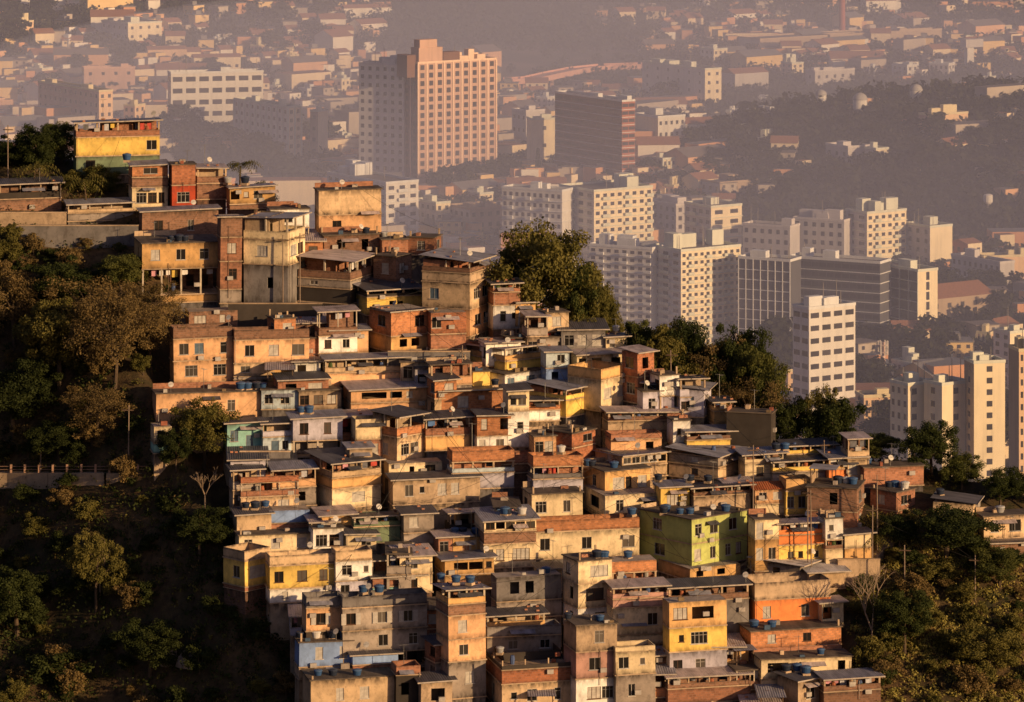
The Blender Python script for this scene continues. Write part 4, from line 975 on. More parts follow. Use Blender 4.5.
        for k in range(6 if 'k' in fl else 4 if 't' in fl else rg.randint(1,2)):
            bw=min(w*.35,rg.uniform(3,7)); bd=min(d*.3,rg.uniform(3,9)); x=rg.uniform(.6,max(.7,w-bw-.6)); y=rg.uniform(.6,max(.7,d-bd-.6)); hh=rg.uniform(2,5.5 if 't' in fl else 3.2)
            m=MB(); m.box(x,x+bw,y,y+bd,h,h+hh); part('roof_hut',m,lm,o)
        for k in range(rg.randint(1,3) if nf>4 else 0):
            m=MB(); x=rg.uniform(1,w-1);y=rg.uniform(1,d-1); m.tube((x,y,h),(x,y,h+rg.uniform(4,8)),.16,.08,5); part('mast',m,simple('far steel',(.3,.27,.25),.6),o)
    return o
def build_city():
    for l in CITY.strip().split('\n'): city_building(l)
    rg=random.Random(404); taken=[tuple(map(float,l.split('|')[1].split())) for l in CITY.strip().split('\n')]+[(500,500,676,56,92)]
    zones=[((120,340,50,160),18,'between the white institutional block and the summit'),((500,760,66,110),13,'near the viaduct'),((640,760,110,205),10,'in the haze beside the sports hall'),((500,560,60,180),3,'beside the golden hall'),((760,1024,46,90),12,'on the plain behind the observatory domes'),((745,1024,330,420),7,'behind the white apartment tower'),((420,500,195,250),3,'behind the crest houses'),((10,120,40,130),7,'on the lower far hillside')]
    for (x0,x1,y0,y1),n,where in zones:
        c=t=0
        while c<n and t<400:
            t+=1; x=rg.uniform(x0,x1); yb=rg.uniform(y0,y1); k=(yb+300)/485.; wd=rg.uniform(14,38)*k; hh=rg.uniform(9,26)*k; yt=yb-hh
            if any(x-2<q[2] and x+wd+2>q[0] and yt-2<q[4] and yb+2>q[3] for q in taken): continue
            taken.append((x,x,x+wd,yt,yb)); f=rg.uniform(.35,.75) ; nf=max(2,int(hh/7.2/k)); c+=1
            c1,c2=rg.choice([('white','cream'),('grey','cream'),('grey','white'),('pink','peach'),('white','white'),('tan','cream')])  # east tone usually brighter than west, with the sunlight put into it
            o=city_building('pale %s %s building %s|%f %f %f %f %f|%s %s|%d %d %d|%s'%(c2,'mid rise' if nf>3 else 'low',where,x,x+wd*f,x+wd,yt,yb,c1,c2,nf,max(2,int(wd*f/4)),max(2,int(wd*(1-f)/4)),rg.choice(['','','b','v','t'])))
            o['group']='%s %s blocks %s'%(c2,'mid rise' if nf>3 else 'low',where)
    # far low houses, one by one
    mats=[citywall('f%d'%i,c,.2) for i,c in enumerate([(.85,.70,.48),(.78,.46,.26),(.66,.34,.18),(.88,.82,.72),(.50,.43,.36),(.85,.60,.28)])]
    roofs=[simple('far tiles',(.28,.13,.08),.9),simple('far roof',(.15,.125,.12),.9),simple('far zinc',(.22,.21,.21),.6)]
    base=[]
    for i in range(18):
        rg=random.Random(i); w,d,h=rg.uniform(6,13),rg.uniform(6,12),rg.choice([3.2,6,6,9]); m=MB(); a4=[(-w/2,-d/2),(w/2,-d/2),(w/2,d/2),(-w/2,d/2)]
        for k in range(4): P,Q=a4[k],a4[(k+1)%4]; m.face([(*P,-5),(*Q,-5),(*Q,h),(*P,h)])
        r=MB(); e=.5
        if i%3:
            r.box(-w/2-e,w/2+e,-d/2-e,d/2+e,h,h+.3)
            if i%2: r.box(-w*.3,w*.1,-d*.2,d*.3,h+.3,h+2.5)
        else:
            z=h+d*.25
            r.face([(-w/2-e,-d/2-e,h),(w/2+e,-d/2-e,h),(w/2+e,0,z),(-w/2-e,0,z)]); r.face([(-w/2-e,0,z),(w/2+e,0,z),(w/2+e,d/2+e,h),(-w/2-e,d/2+e,h)])
            for x in(-w/2,w/2): m.face([(x,-d/2,h),(x,d/2,h),(x,0,z)])
        q=MB(); 
        nwn=max(2,int(w/3)); hf=max(1,int(h/3))
        for f in range(hf):
            for c in range(nwn): x=-w/2+(c+.5)*w/nwn; q.box(x-.6,x+.6,-d/2-.06,-d/2+.1,f*3+1.1,f*3+2.3)
        base.append((m.mesh('wall',[mats[i%6]]),r.mesh('roof',[roofs[i%3]]),w,d,h,i,nwn,hf))
    wm=MB(); wm.box(-.6,.6,-.06,.15,0,1.2); WM=wm.mesh('window',[simple('far window',(.06,.052,.055),.25,rnd=.6,spec=.5)])
    def far_house(p,k,rz,lab,gr,windows):
        wme,rme,w,d,h,i,nwn,hf=base[k]; o=thing('distant_house',lab,'house',p,rz,gr); link('wall',wme,o); link('roof',rme,o)
        if windows:
            for f in range(hf):
                for c in range(nwn): link('window',WM,o,(-w/2+(c+.5)*w/nwn,-d/2,f*3+1.0))
    Z=[((0,96,54,92),26,'on the sunlit lower hillside beyond the summit trees','far hillside houses below the field',1),((20,330,8,62),48,'scattered on the far brown hillside','far hillside houses',0),((256,345,18,66),34,'packed on the far spur beside the pink tower','houses on the far spur',0),
       ((600,780,8,42),40,'in the far hazy hillside settlement','houses in the hazy settlement',0),((780,1020,45,72),30,'on the plain behind the water tower','houses on the far plain',0),((130,330,96,158),24,'low between the white blocks and the summit','houses near the white blocks',1),
       ((430,640,92,178),20,'around the red banded office block','houses around the office block',1),((640,800,150,240),26,'between the sports hall and the cream apartments','houses by the sports hall',1),((900,1020,130,180),12,'half hidden on the wooded hill','houses on the wooded hill',1),
       ((850,1010,290,400),18,'in the valley below the gridded offices','houses below the gridded offices',1),((420,520,215,255),10,'in the valley behind the crest houses','houses behind the crest',1),((500,660,92,104),12,'along the foot of the viaduct','houses along the viaduct',1)]
    rg=random.Random(77); taken=[]
    for (x0,x1,y0,y1),n,where,gr,wi in Z:
        c=t=0
        while c<n and t<n*30:
            t+=1; px,py=rg.uniform(x0,x1),rg.uniform(y0,y1); p=ray(px,py,1000)
            if p is None or any((p-q).length<9 for q in taken): continue
            taken.append(p); k=rg.randrange(18); c+=1
            col=['cream','orange','brick red','whitish','grey','ochre'][k%6]; rf='pitched tiled' if k%3==0 else 'flat'
            far_house(p,k,rg.uniform(-.2,.9),'%s %s roofed house %s'%(col,rf,where),gr+' '+col+' '+rf,wi)
    # the rest of the roofscape, uncountable
    rg=random.Random(99); M=MB(); M2=MB(); cnt=0
    wallm=[];
    def bx(M,x,y,z,w,d,h,rz,mi):
        cs,sn=math.cos(rz),math.sin(rz); T=lambda a,b,c:(x+a*cs-b*sn,y+a*sn+b*cs,z+c)
        a4=[(-w/2,-d/2),(w/2,-d/2),(w/2,d/2),(-w/2,d/2)]
        for k in range(4): P,Q=a4[k],a4[(k+1)%4]; M.face([T(*P,-5),T(*Q,-5),T(*Q,h),T(*P,h)],None,mi)
        if w>9 and mi%2: 
            zz=h+d*.22; M.face([T(-w/2-.5,-d/2-.5,h),T(w/2+.5,-d/2-.5,h),T(w/2+.5,0,zz),T(-w/2-.5,0,zz)],None,6+mi%3); M.face([T(-w/2-.5,0,zz),T(w/2+.5,0,zz),T(w/2+.5,d/2+.5,h),T(-w/2-.5,d/2+.5,h)],None,6+mi%3)
            for xx in(-w/2,w/2): M.face([T(xx,-d/2,h),T(xx,d/2,h),T(xx,0,zz)],None,mi)
        else: M.face([T(*q,h) for q in a4],None,6+mi%3)
    while cnt<7000:
        px=rg.uniform(-230,1260); py=rg.uniform(-8,205) if rg.random()<.85 else rg.uniform(200,480)
        if 380<px<640 and py<62 or px>700 and 78<py<240 and rg.random()<.93 or 160<px<330 and 125<py<190 and rg.random()<.8 or (px<330 and py<55 and rg.random()<.75) or (py<30 and rg.random()<.5): 
            cnt+=1; continue
        if 500<px<676 and 56<py<96: cnt+=1; continue
        p=ray(px,py,1000)
        if p is None: continue
        big=rg.random()<.05; bx(M,p.x,p.y,p.z,rg.uniform(12,34) if big else rg.uniform(4,9),rg.uniform(8,18) if big else rg.uniform(4,8),rg.choice([3,3,3,5,6,8]) if not big else rg.uniform(5,12),rg.choice([.15,.45,.6,.75])+rg.uniform(-.1,.1),rg.randrange(6)); cnt+=1
    o=link('distant_rooftops',M.mesh('distant_rooftops',mats+roofs)); o['kind']='stuff'; o['label']='hazy carpet of low city rooftops filling the plain'; o['category']='rooftops'
    # woods
    rg=random.Random(31); n=0
    Zt=[((165,330,132,190),44,'on the wooded knoll beyond the summit','trees on the knoll'),((750,1024,120,215),70,'on the dark wooded hill','trees on the wooded hill'),((380,520,176,200),12,'at the foot of the pink tower','trees under the pink tower'),((640,760,96,200),26,'among the hazy blocks','trees among the blocks'),((860,1020,285,380),24,'in the valley gardens','trees in the valley gardens'),((0,330,2,100),34,'on the far hillside','trees on the far hillside'),((745,860,350,400),10,'behind the white apartment tower','trees behind the white tower'),((860,1020,440,470),10,'at the foot of the cream towers','trees under the cream towers')]
    for (x0,x1,y0,y1),m,where,gr in Zt:
        for k in range(m):
            p=ray(rg.uniform(x0,x1),rg.uniform(y0,y1),1000)
            if p is None: continue
            w=rg.uniform(9,20); n+=1; tree(p,w,w*rg.uniform(.6,.95),'far',n,'hazy dark rounded tree '+where,'tree','tree',gr)
    cs=[];rd=[]
    for (x0,x1,y0,y1,m,r0,r1) in ((745,1060,90,235,1500,4,8),(700,1060,60,110,350,4,8),(760,1060,250,330,260,3,6),(160,335,125,195,330,4,7),(370,650,-10,52,800,7,11),(640,1060,-8,30,500,6,12),(-20,380,-8,60,420,5,9),(740,1050,90,130,120,4,7),(-20,330,95,180,130,4,7),(850,1040,280,420,160,3,6),(400,700,150,260,120,3,6),(560,1000,70,110,260,4,8),(330,760,60,240,330,3,6),(640,1060,20,75,420,4,8),(660,760,80,110,160,4,7),(0,330,40,100,200,4,7)):
        for k in range(m):
            p=ray(rg.uniform(x0,x1),rg.uniform(y0,y1),1000)
            if p is None: continue
            cs.append((p.x,p.y,p.z+rg.uniform(0,5))); rd.append(rg.uniform(r0,r1))
    me=leaf_mesh('forest',cs,rd,60,3.0,8,G_FAR,.7); o=link('forest',me); o['kind']='stuff'; o['label']='dark hazy woods on the distant hills'; o['category']='woods'
    for k,(l,w) in enumerate([([(330,205),(420,222),(500,236)],14),([(655,240),(720,228),(790,232)],13),([(640,58),(760,54),(900,50),(1040,52)],26),([(870,322),(940,306),(1040,312)],12),([(500,104),(540,92),(640,84)],20),([(120,62),(240,56),(330,66)],22),([(760,84),(880,76),(1040,88)],20)]):
        q=[ray(*a,1000) for a in l]; pts=[]
        for a,b in zip(q,q[1:]):
            for t in range(12): c=a.lerp(b,t/12); c.z=Hs(c.x,c.y)+.9; pts.append(c)
        strip('road',pts,w,simple('far asphalt',(.17,.15,.14),.9))
    # landmarks
    p=ray(842,44,1500); o=thing('factory_chimney','tall slim red brick chimney rising from the far plain','chimney',p); s=F/p.y
    m=MB(); m.lathe([(3.4/s,-2),(3.1/s,60/s),(2.9/s,62/s)],16); part('shaft',m,simple('chimney brick',(.40,.13,.08),.9),o); m=MB(); m.lathe([(3.6/s,62/s),(3.6/s,64/s)],16); part('rim',m,simple('chimney brick',(.40,.13,.08),.9),o)
    p=ray(969,76,1500); s=F/p.y; o=thing('water_tower','pale square water tower with wider head on the plain','water tower',p,.5)
    m=MB(); m.box(-4/s,4/s,-3/s,3/s,-2,29/s); part('shaft',m,citywall('white',CC['white']),o); m=MB(); m.box(-7/s,14/s,-5/s,5/s,29/s,37/s); part('head',m,citywall('grey',CC['grey']),o)
    for x,y,r,l in ((860,118,9,'largest pale observatory dome with a bright rim on the wooded hill'),(821,112,7,'faint low dome among the trees beside the largest dome'),(916,108,8,'small pale dome with a slanted slit near the orange lit house')):
        p=ray(x,y,1300); s=F/p.y; r=r*.8/s; o=thing('observatory_dome',l,'dome',p,.3); m=MB(); m.lathe([(r,-3),(r,r*.7+6)],20); part('drum',m,citywall('white',CC['white']),o); m=MB(); m.lathe([(r*1.05*math.cos(a*math.pi/14),r*.7+6+r*math.sin(a*math.pi/14)) for a in range(7)]+[(.05,r*1.72+6)],20); part('dome_shell',m,simple('dome metal',(.42,.40,.38),.8),o)
    p=ray(883,392,1000); s=F/p.y; o=thing('telecom_mast','slender telecom mast with ring of antennas behind the low peach block','mast',p); m=MB(); m.tube((0,0,-2),(0,0,50/s),1.1,.6,8); part('shaft',m,simple('mast paint',(.72,.52,.42),.6),o)
    for z in (47/s,40/s):
        m=MB(); m.lathe([(1.5,z-.15),(1.5,z+.15)],12); part('platform',m,simple('mast paint',(.55,.45,.40),.6),o)
        for k in range(6):
            a=k*1.047; m=MB(); m.box(1.5*math.cos(a)-.25,1.5*math.cos(a)+.25,1.5*math.sin(a)-.2,1.5*math.sin(a)+.2,z-.9,z+1.4); part('antenna_panel',m,simple('antenna white',(.6,.55,.5),.5),o)
    p=ray(988,226,1000); s=F/p.y; o=thing('lighting_mast','thin mast with pale drum head on the wooded hill','mast',p); m=MB(); m.tube((0,0,-2),(0,0,22/s),.6,.5,6); part('pole',m,simple('far steel',(.3,.27,.25),.6),o); m=MB(); m.lathe([(1.2,22/s),(1.9,24/s),(1.9,31/s),(1.,32/s)],12); part('drum',m,citywall('white',CC['white']),o)
    p=ray(538,184,1000); s=F/p.y; o=thing('conifer','dark pointed conifer in front of the golden hall','tree',p); cs=[(0,0,36/s*t) for t in np.linspace(.05,.97,22)]; rd=[max(.5,(6.5/s)*(1-i/22)) for i in range(22)]
    link('crown',leaf_mesh('crown',cs,rd,80,1.1,4,G_FAR,.5),o); m=MB(); m.tube((0,0,-1),(0,0,30/s),.4,.1,6); part('trunk',m,BARK,o)
    # viaduct
    pts=[ray(x,y+10,1000) for x,y in ((508,82),(530,81),(552,76),(578,71),(606,68),(640,67),(668,67))]; o=thing('viaduct','pink tinted curved road viaduct on many slim piers','viaduct',pts[0]); b=pts[0]
    zt=[p.z+12/(F/p.y) for p in pts]; m=MB(); m2=MB()
    for i in range(6):
        p,q=pts[i]-b,pts[i+1]-b; za,zb=zt[i]-b.z,zt[i+1]-b.z; dr=Vector((q.x-p.x,q.y-p.y,0)).normalized(); nn=Vector((-dr.y,dr.x,0))*6
        A=[(p.x-nn.x,p.y-nn.y),(q.x-nn.x,q.y-nn.y),(q.x+nn.x,q.y+nn.y),(p.x+nn.x,p.y+nn.y)]; zz=[za,zb,zb,za]
        m.face([(*A[k],zz[k]) for k in range(4)]); m.face([(*A[k],zz[k]-2) for k in (3,2,1,0)])
        m.face([(*A[0],za-2),(*A[1],zb-2),(*A[1],zb+1),(*A[0],za+1)]); m.face([(*A[2],zb-2),(*A[3],za-2),(*A[3],za+1),(*A[2],zb+1)])
        for k in range(4):
            t=k/4; c=p.lerp(q,t); z=za+(zb-za)*t; mm=MB(); mm.box(c.x-1,c.x+1,c.y-3,c.y+3,-16,z-2.01); part('pier',mm,citywall('pink',CC['pink']),o)
    part('deck',m,citywall('deck',(.80,.45,.34)),o)
# ------------------------------------------------------------------ ground, water haze, camera, light
def grid_ground():
    xs=np.unique(np.concatenate([np.arange(-110,110.1,1.6),np.linspace(-600,600,90),np.linspace(-2500,2500,90),np.array([-30000,-16000,-9000,-5000,-3500,3500,5000,9000,16000,30000])]))
    ys=np.unique(np.concatenate([np.array([-3000,-800,0,150,250]),np.linspace(300,430,20),np.arange(430,640,1.6),np.linspace(640,1250,80),np.linspace(1250,4800,150),np.linspace(5000,12000,40),np.array([15000,20000,30000])]))
    X,Y=np.meshgrid(xs,ys); Z=H(X,np.maximum(Y,300)); Z=np.where(Y<300,np.minimum(Z,0),Z)
    Z=np.where((Y<440),np.maximum(Z,-2),Z)
    nx,ny=len(xs),len(ys); v=np.stack([X,Y,Z],-1).reshape(-1,3)
    i=np.arange(nx*ny).reshape(ny,nx); f=np.stack([i[:-1,:-1],i[:-1,1:],i[1:,1:],i[1:,:-1]],-1).reshape(-1,4)
    me=bpy.data.meshes.new('ground'); me.from_pydata(v.tolist(),[],f.tolist()); me.polygons.foreach_set('use_smooth',[True]*len(f))
    m,nt,b=newmat('ground'); g=N(nt); tc=g.n('ShaderNodeTexCoord'); P=tc.outputs['Object']
    c1=g.mix(g.ramp(g.noise(P,.12,6,.7),.38,.62),(.030,.030,.012),(.15,.092,.042)); c1=g.mix(g.ramp(g.noise(P,.9,5,.7),.45,.65),c1,(.055,.034,.018))
    far=g.mix(g.ramp(g.noise(P,.012,8,.7),.42,.58),(.05,.052,.03),(.16,.12,.085)); 
    sx=g.n('ShaderNodeSeparateXYZ'); g.l(P,sx.inputs[0]); k=g.ramp(g.m('DIVIDE',sx.outputs[1],2000.),.33,.45)
    fl=g.mix(k,c1,far); g.l(fl,b.inputs['Base Color']); b.inputs['Roughness'].default_value=.95
    bm=g.n('ShaderNodeBump'); bm.inputs['Strength'].default_value=.8; bm.inputs['Distance'].default_value=.3; g.l(g.noise(P,1.2,6,.7),bm.inputs['Height']); g.l(bm.outputs[0],b.inputs['Normal'])
    me.materials.append(m); o=link('ground',me); o['kind']='structure'
def strip(name,pts,width,mat,h=.12,kind='structure'):
    m=MB()
    for a,b in zip(pts,pts[1:]):
        d=Vector((b.x-a.x,b.y-a.y,0)).normalized(); n=Vector((-d.y,d.x,0))*width/2
        m.face([tuple(a-n),tuple(b-n),tuple(b+n),tuple(a+n)]); dn=Vector((0,0,-2.)); m.face([tuple(a-n+dn),tuple(b-n+dn),tuple(b-n),tuple(a-n)]); m.face([tuple(b+n+dn),tuple(a+n+dn),tuple(a+n),tuple(b+n)])
    o=link(name,m.mesh(name,[mat])); o['kind']=kind; return o
def build_misc():
    conc=wallmat('concrete')
    # gully path with its railing
    pts=[]
    for x in range(-30,166,14):
        p=ray(x,474); pts.append(p)
    zs=sum(p.z for p in pts)/len(pts); ys=[p.y for p in pts]
    pts=[Vector((p.x,sum(ys[max(0,i-3):i+4])/len(ys[max(0,i-3):i+4]),0)) for i,p in enumerate(pts)]
    for p in pts: p.z=HC-(474-YH)*p.y/F+.3
    strip('path',pts,2.4,conc)
    o=thing('fence','pale railing of stubby posts and thin bars along the slope path','fence',pts[0]); n=0
    for a,b in zip(pts,pts[1:]):
        for k in range(1):
            p=a.lerp(b,k/2)-pts[0]+Vector((0,-1.0,0)); m=MB(); m.box(p.x-.13,p.x+.13,p.y-.13,p.y+.13,p.z-.3,p.z+1.1); part('fence_post',m,simple('old rail paint',(.40,.24,.16),.8),o)
        m=MB(); q0=a-pts[0]+Vector((0,-1,.85)); q1=b-pts[0]+Vector((0,-1,.85)); m.tube(q0,q1,.04,.04,5); part('rail',m,simple('old rail paint',(.40,.24,.16),.8),o)
        m=MB(); q0=a-pts[0]+Vector((0,-1,.45)); q1=b-pts[0]+Vector((0,-1,.45)); m.tube(q0,q1,.04,.04,5); part('rail',m,simple('old rail paint',(.40,.24,.16),.8),o)
    # retaining walls
    def wall(lab,x0,x1,yt,yb,col,dy=0):
        a=at_depth(x0,yb,plane_Y(yb)+dy); b=at_depth(x1,yb,plane_Y(yb)+dy); s=F/a.y; o=thing('retaining_wall',lab,'wall',a); m=MB(); L=b.x-a.x; m.box(0,L,0,.5,-7,(yb-yt)/s); part('wall_face',m,wallmat(col),o); m=MB(); m.box(-.05,L+.05,-.06,.56,(yb-yt)/s,(yb-yt)/s+.12); part('coping',m,conc,o)
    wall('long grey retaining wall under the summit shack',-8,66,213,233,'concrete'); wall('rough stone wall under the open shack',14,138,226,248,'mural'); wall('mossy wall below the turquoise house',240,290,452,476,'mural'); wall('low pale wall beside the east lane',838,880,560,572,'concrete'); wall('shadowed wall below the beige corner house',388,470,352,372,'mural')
    wall('dark plastered wall behind the white house with parapets',228,322,304,322,'dark')
    # lane and stairs
    pts=[ray(x,y) for x,y in ((850,590),(858,572),(870,555),(884,540),(896,528))]; pts=[p+Vector((0,0,.5)) for p in pts]; strip('road',pts,3.2,simple('worn lane concrete',(.24,.19,.16),.9))
    # poles
    for i,(x,yt,yb) in enumerate(POLES):
        h=host_of(x,yb); a=at_depth(x,yb,plane_Y(yb)-.5) if 250<x<860 else ray(x,yb); s=F/a.y; L=(yb-yt)/s
        near_h=min((q for q in HOUSES if not q['filler']),key=lambda q:abs((q['xa']+q['xb'])/2-x)+abs(q['yb']-yb))
        lab=uniq(' '.join(('tall thin utility pole rising beside the '+near_h['short']).split()[:16]),[' and the slope',' with a crossarm']); o=thing('utility_pole',lab,'pole',a,R.uniform(-.4,.4)); m=MB(); m.tube((0,0,-7),(R.uniform(-.2,.2),0,L),.10,.065,7); part('pole',m,simple('pole concrete',(.27,.20,.15),.9),o)
        m=MB(); m.box(-.7,.7,-.06,.06,L-.7,L-.58); part('crossarm',m,simple('old timber',(.14,.09,.06),.8),o)
    # cables between poles
    tops=[at_depth(x,yt+5,plane_Y(yb)-.5 if 250<x<860 else ray(x,yb).y) for x,yt,yb in POLES]
    for k,(i,j) in enumerate(((3,4),(3,1),(9,4),(9,10),(15,2),(1,6),(7,8),(13,0))):
        if i>=len(tops) or j>=len(tops): continue
        a,b=tops[i],tops[j]; 
        if (a-b).length>70: continue
        o=thing('power_cable',['thin sagging cable over the east lane','thin cable hanging over the lower roofs','thin cable crossing the downhill end of the lane','thin cable on the east slope','thin cable above the crest','thin cable high over the washing','thin cable across the upper gully slope','thin cable over the summit roofs'][k],'cable',a); m=MB(); n=12; p=Vector((0,0,0))
        for t in range(1,n+1):
            f=t/n; q=(b-a)*f-Vector((0,0,4*f*(1-f)*(a-b).length*.03)); m.tube(p,q,.03,.03,4); p=q
        part('cable',m,simple('cable rubber',(.03,.028,.025),.8),o)
    rg=random.Random(21); hs=[h for h in HOUSES if not h['filler']]; done=set(); c=0
    for t in range(4000):
        if c>=60: break
        a,b=rg.sample(hs,2); k=frozenset((a['label'],b['label'])); A=a['base']+Vector((rg.uniform(0,a['w']*.8),1,a['top']+rg.uniform(.3,1.6))); B=b['base']+Vector((rg.uniform(0,b['w']*.8),1,b['top']+rg.uniform(.3,1.6)))
        if not 9<(A-B).length<30 or k in done: continue
        done.add(k); c+=1; o=thing('power_cable',' '.join(('thin cable from %s to %s'%(a['short'],b['short'])).split()[:16]),'cable',A); m=MB(); p=Vector((0,0,0))
        for q in range(1,11): f=q/10; z=(B-A)*f-Vector((0,0,4*f*(1-f)*(B-A).length*.05)); m.tube(p,z,.02,.02,4); p=z
        part('cable',m,simple('cable rubber',(.03,.028,.025),.8),o)
    # rubble and rocks
    for x,y,l in ((170,660,'pale boulder in the dark gully'),(187,664,'flat pale rock beside the gully boulder'),(176,628,'white plank of rubbish lying in the gully')):
        p=ray(x,y); o=thing('boulder' if 'rubbish' not in l else 'plank',l,'rock' if 'rubbish' not in l else 'plank',p,R.uniform(0,3)); rr=random.Random(x); m=MB()
        if 'rubbish' in l: m.box(-1.0,1.0,-.15,.15,0,.08)
        else:
            m.lathe([(1.2,-.5),(1.3,.3),(.9,1.1),(.4,1.5)],9); m.v=[(a+rr.uniform(-.25,.25),b+rr.uniform(-.25,.25),c+rr.uniform(-.2,.2)) for a,b,c in m.v]
        part('stone' if 'rubbish' not in l else 'board',m,simple('pale stone',(.35,.28,.24),.9),o)
def fillers():
    """plain houses wherever no measured house shows, kept clear of the measured ones in front and behind"""
    W,Hh=1040,800; occ=np.full((Hh,W),-1.); 
    def rect(h): return int(h['xa']),int(h['xb']),int(h['yt']-6),int(h['yb'])
    for h in sorted(HOUSES,key=lambda q:q['yb']):
        a,b,c,d=rect(h); a=max(a,0);b=min(b,W-1);c=max(c,0);d=min(d,Hh-1)
        if a<b and c<d: occ[c:d,a:b]=h['yb']
    top=[(130,176),(200,196),(300,232),(420,262),(500,300),(620,345),(700,392),(780,440),(870,468),(925,500)]
    bot=[(130,225),(220,300),(222,316),(300,318),(301,330)]
    def inside(x,y):
        if y<np.interp(x,[p[0] for p in top],[p[1] for p in top])+14: return False
        if x<170: return False
        if x<300 and 288<y<322: return False
        if y>455 and x<208+(y-455)*.36+ (20 if y>600 else 0): return False
        if x<232 and y>395: return False
        if x>868+max(0,(545-y))*.5: return False
        if y>560 and x>838+(y-560)*.15: return False
        return True
    rg=random.Random(3); used=0; cols=['brick','brown','concrete','grey','beige','peach','cream','ochre','mural','orangebrick','white','white','paleblue','lilac']
    cand=[(x+rg.uniform(-5,5),y+rg.uniform(-4,4)) for y in range(180,798,7) for x in range(150,920,9)]
    cand.sort(key=lambda c:-c[1] if c[1]<735 else 999)
    real=[h for h in HOUSES]
    for (x,y) in cand:
        w=rg.uniform(24,46); x0,x1=x-w/2,x+w/2
        if not(inside(x0+4,y) and inside(x1-4,y)): continue
        hh=rg.choice([20,22,24,38,42]); y0=y-hh
        a,b,c,d=int(x0),int(x1),int(y0-7),int(y); 
        if c<0 or d>=Hh or a<0 or b>=W: continue
        sub=occ[c:d,a:b]; hidden=(sub>=y-3).mean(); behind=((sub>0)&(sub<y-3)).mean(); free=(sub<0).mean()
        if behind>.05 or free<.22: continue
        occ[c:d,a:b]=np.maximum(sub,y)
        hs=sorted(real,key=lambda q:abs((q['xa']+q['xb'])/2-x)+abs(q['yb']-y)*1.5)
        col=rg.choice(cols); rel='wedged between the %s and the %s'%(hs[0]['short'],hs[1]['short'])
        ss_=hh>30; rf=rg.choice('mdpff'); names={'m':'grey sheet roofed','d':'dark roofed','p':'pale roofed','f':'flat roofed'}
        cn={'concrete':'bare concrete','grey':'grey','mural':'mouldy','orangebrick':'orange brick'}.get(col,col)
        lab='%s %s house between %s and %s'%(cn,names[rf],hs[0]['short'],hs[1]['short']); 
        if len(lab.split())>16: lab='%s house between %s and %s'%(cn,hs[0]['short'],hs[1]['short'])
        lab=' '.join(lab.split()[:16]); gr=None
        if lab.lower() in USED:
            lab2='%s house beside %s'%(cn,hs[2]['short']); lab=lab2 if lab2.lower() not in USED else '%s hut beside %s'%(cn,hs[3]['short'])
        wx=[]; q=x0+8
        while q<x1-6: wx.append('%d%s'%(q,rg.choice(['','','o','c']))); q+=rg.uniform(11,16)
        kinds=rg.choice(['WW','TW','TW','WT','PW']) if ss_ else rg.choice(['W','T','W','W'])
        st=[]; n=len(kinds)
        for i,k in enumerate(kinds): st.append((y0+hh*i/n,k,col if i==0 else rg.choice([col,'concrete','beige','grey','brick']),wx if k=='W' else []))
        house((lab,' '.join(lab.split()[:4]),x0,x0+rg.choice([0,3,4,8]),x1,y,rf,st),filler=True); used+=1
    print('fillers',used)
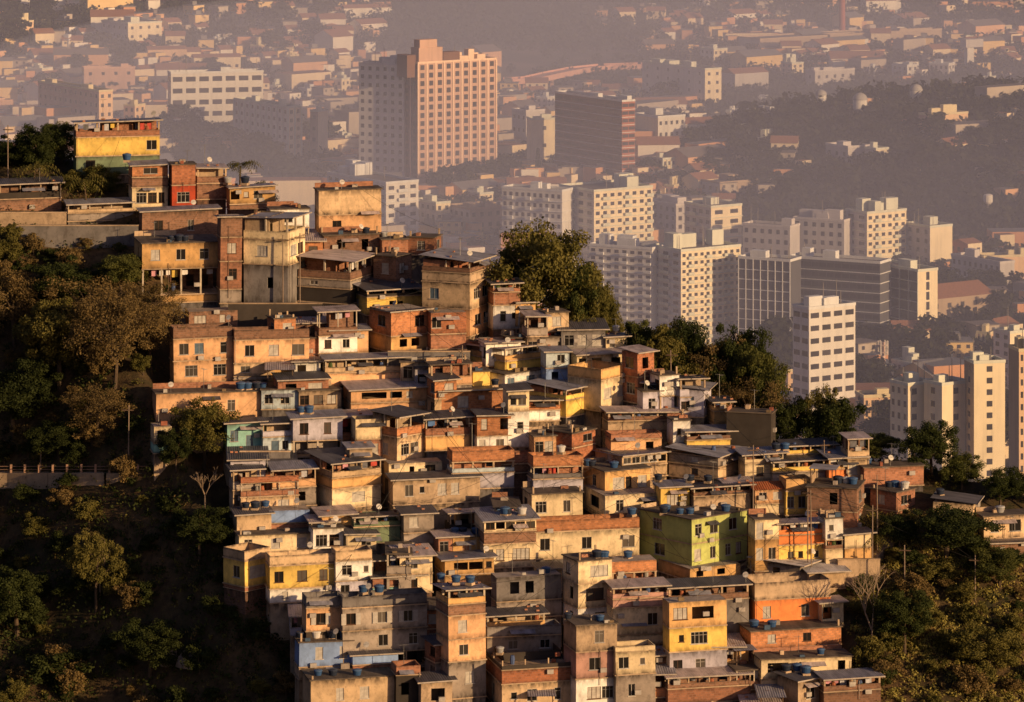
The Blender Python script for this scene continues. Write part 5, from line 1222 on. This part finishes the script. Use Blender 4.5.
def build():
    sc=bpy.context.scene
    grid_ground()
    for l in HDATA.strip().split('\n'): house(l)
    for l in TANKS.split(): a=l.split(','); tank(float(a[0]),float(a[1])+1,a[2],1.0)
    build_misc()
    fillers()
    rg=random.Random(8)
    for h in [q for q in HOUSES if not q['filler']]:
        if rg.random()<.34: dish(h,rg)
        if rg.random()<.45: antenna(h,rg)
    build_veg(); build_city()
    # haze lying in the valley
    m=bpy.data.materials.new('haze'); m.use_nodes=True; nt=m.node_tree; nt.nodes.clear(); o=nt.nodes.new('ShaderNodeOutputMaterial'); v=nt.nodes.new('ShaderNodeVolumePrincipled')
    v.inputs['Color'].default_value=(.64,.68,1.0,1); v.inputs['Density'].default_value=HZ; v.inputs['Anisotropy'].default_value=-.35; nt.links.new(v.outputs[0],o.inputs['Volume'])
    mb=MB(); mb.box(-3500,3500,760,9000,-20,125); ob=link('haze',mb.mesh('haze',[m])); ob['kind']='structure'
    m2=m.copy(); m2.node_tree.nodes['Principled Volume'].inputs['Density'].default_value=HZ2; mb=MB(); mb.lathe([(max(.01,math.cos(a*math.pi/20)),math.sin(a*math.pi/20)) for a in range(-10,11)],36); ob=link('mist',mb.mesh('mist',[m2]),None,(60,1950,0)); ob.scale=(420,850,75); ob['kind']='structure'
    w=bpy.data.worlds.new('World'); sc.world=w; w.use_nodes=True; nt=w.node_tree; bg=nt.nodes['Background']; sky=nt.nodes.new('ShaderNodeTexSky'); sky.sky_type='NISHITA'; sky.sun_disc=False
    AZ,EL=math.radians(SAZ),math.radians(SEL)
    sky.sun_elevation=EL; sky.sun_rotation=math.pi-AZ ; sky.dust_density=3.; sky.air_density=1.2
    mx=nt.nodes.new('ShaderNodeMix'); mx.data_type='RGBA'; mx.blend_type='MULTIPLY'; mx.inputs[0].default_value=1; mx.inputs[7].default_value=(1.0,.92,1.3,1); nt.links.new(sky.outputs[0],mx.inputs[6]); nt.links.new(mx.outputs[2],bg.inputs[0]); bg.inputs[1].default_value=SKY
    sd=Vector((math.sin(AZ)*math.cos(EL),-math.cos(AZ)*math.cos(EL),math.sin(EL)))   # towards the sun
    L=bpy.data.lights.new('sun','SUN'); L.energy=SUN; L.angle=math.radians(.6); L.color=(1,.655,.33); so=bpy.data.objects.new('sun',L); C.objects.link(so); so.rotation_euler=sd.to_track_quat('Z','Y').to_euler(); so.location=(200,0,400)
    cd=bpy.data.cameras.new('camera'); cam=bpy.data.objects.new('camera',cd); C.objects.link(cam); cam.location=(0,0,HC); cam.rotation_euler=(math.radians(90),0,0)
    cd.sensor_width=36; cd.lens=F*36/1024; cd.shift_y=-(351-YH)/1024; cd.clip_start=5; cd.clip_end=60000; sc.camera=cam
    sc.view_settings.view_transform='Standard'; sc.view_settings.look='None'; sc.view_settings.exposure=0
    sc.cycles.use_denoising=True; sc.cycles.max_bounces=5; sc.cycles.diffuse_bounces=3; sc.cycles.glossy_bounces=2; sc.cycles.transmission_bounces=2; sc.cycles.volume_bounces=0; sc.cycles.transparent_max_bounces=4
    print('objects',len(bpy.data.objects),'houses',len(HOUSES))
HZ=.00029; HZ2=.00078; SAZ=52; SEL=13; SKY=.048; SUN=5.0
build()
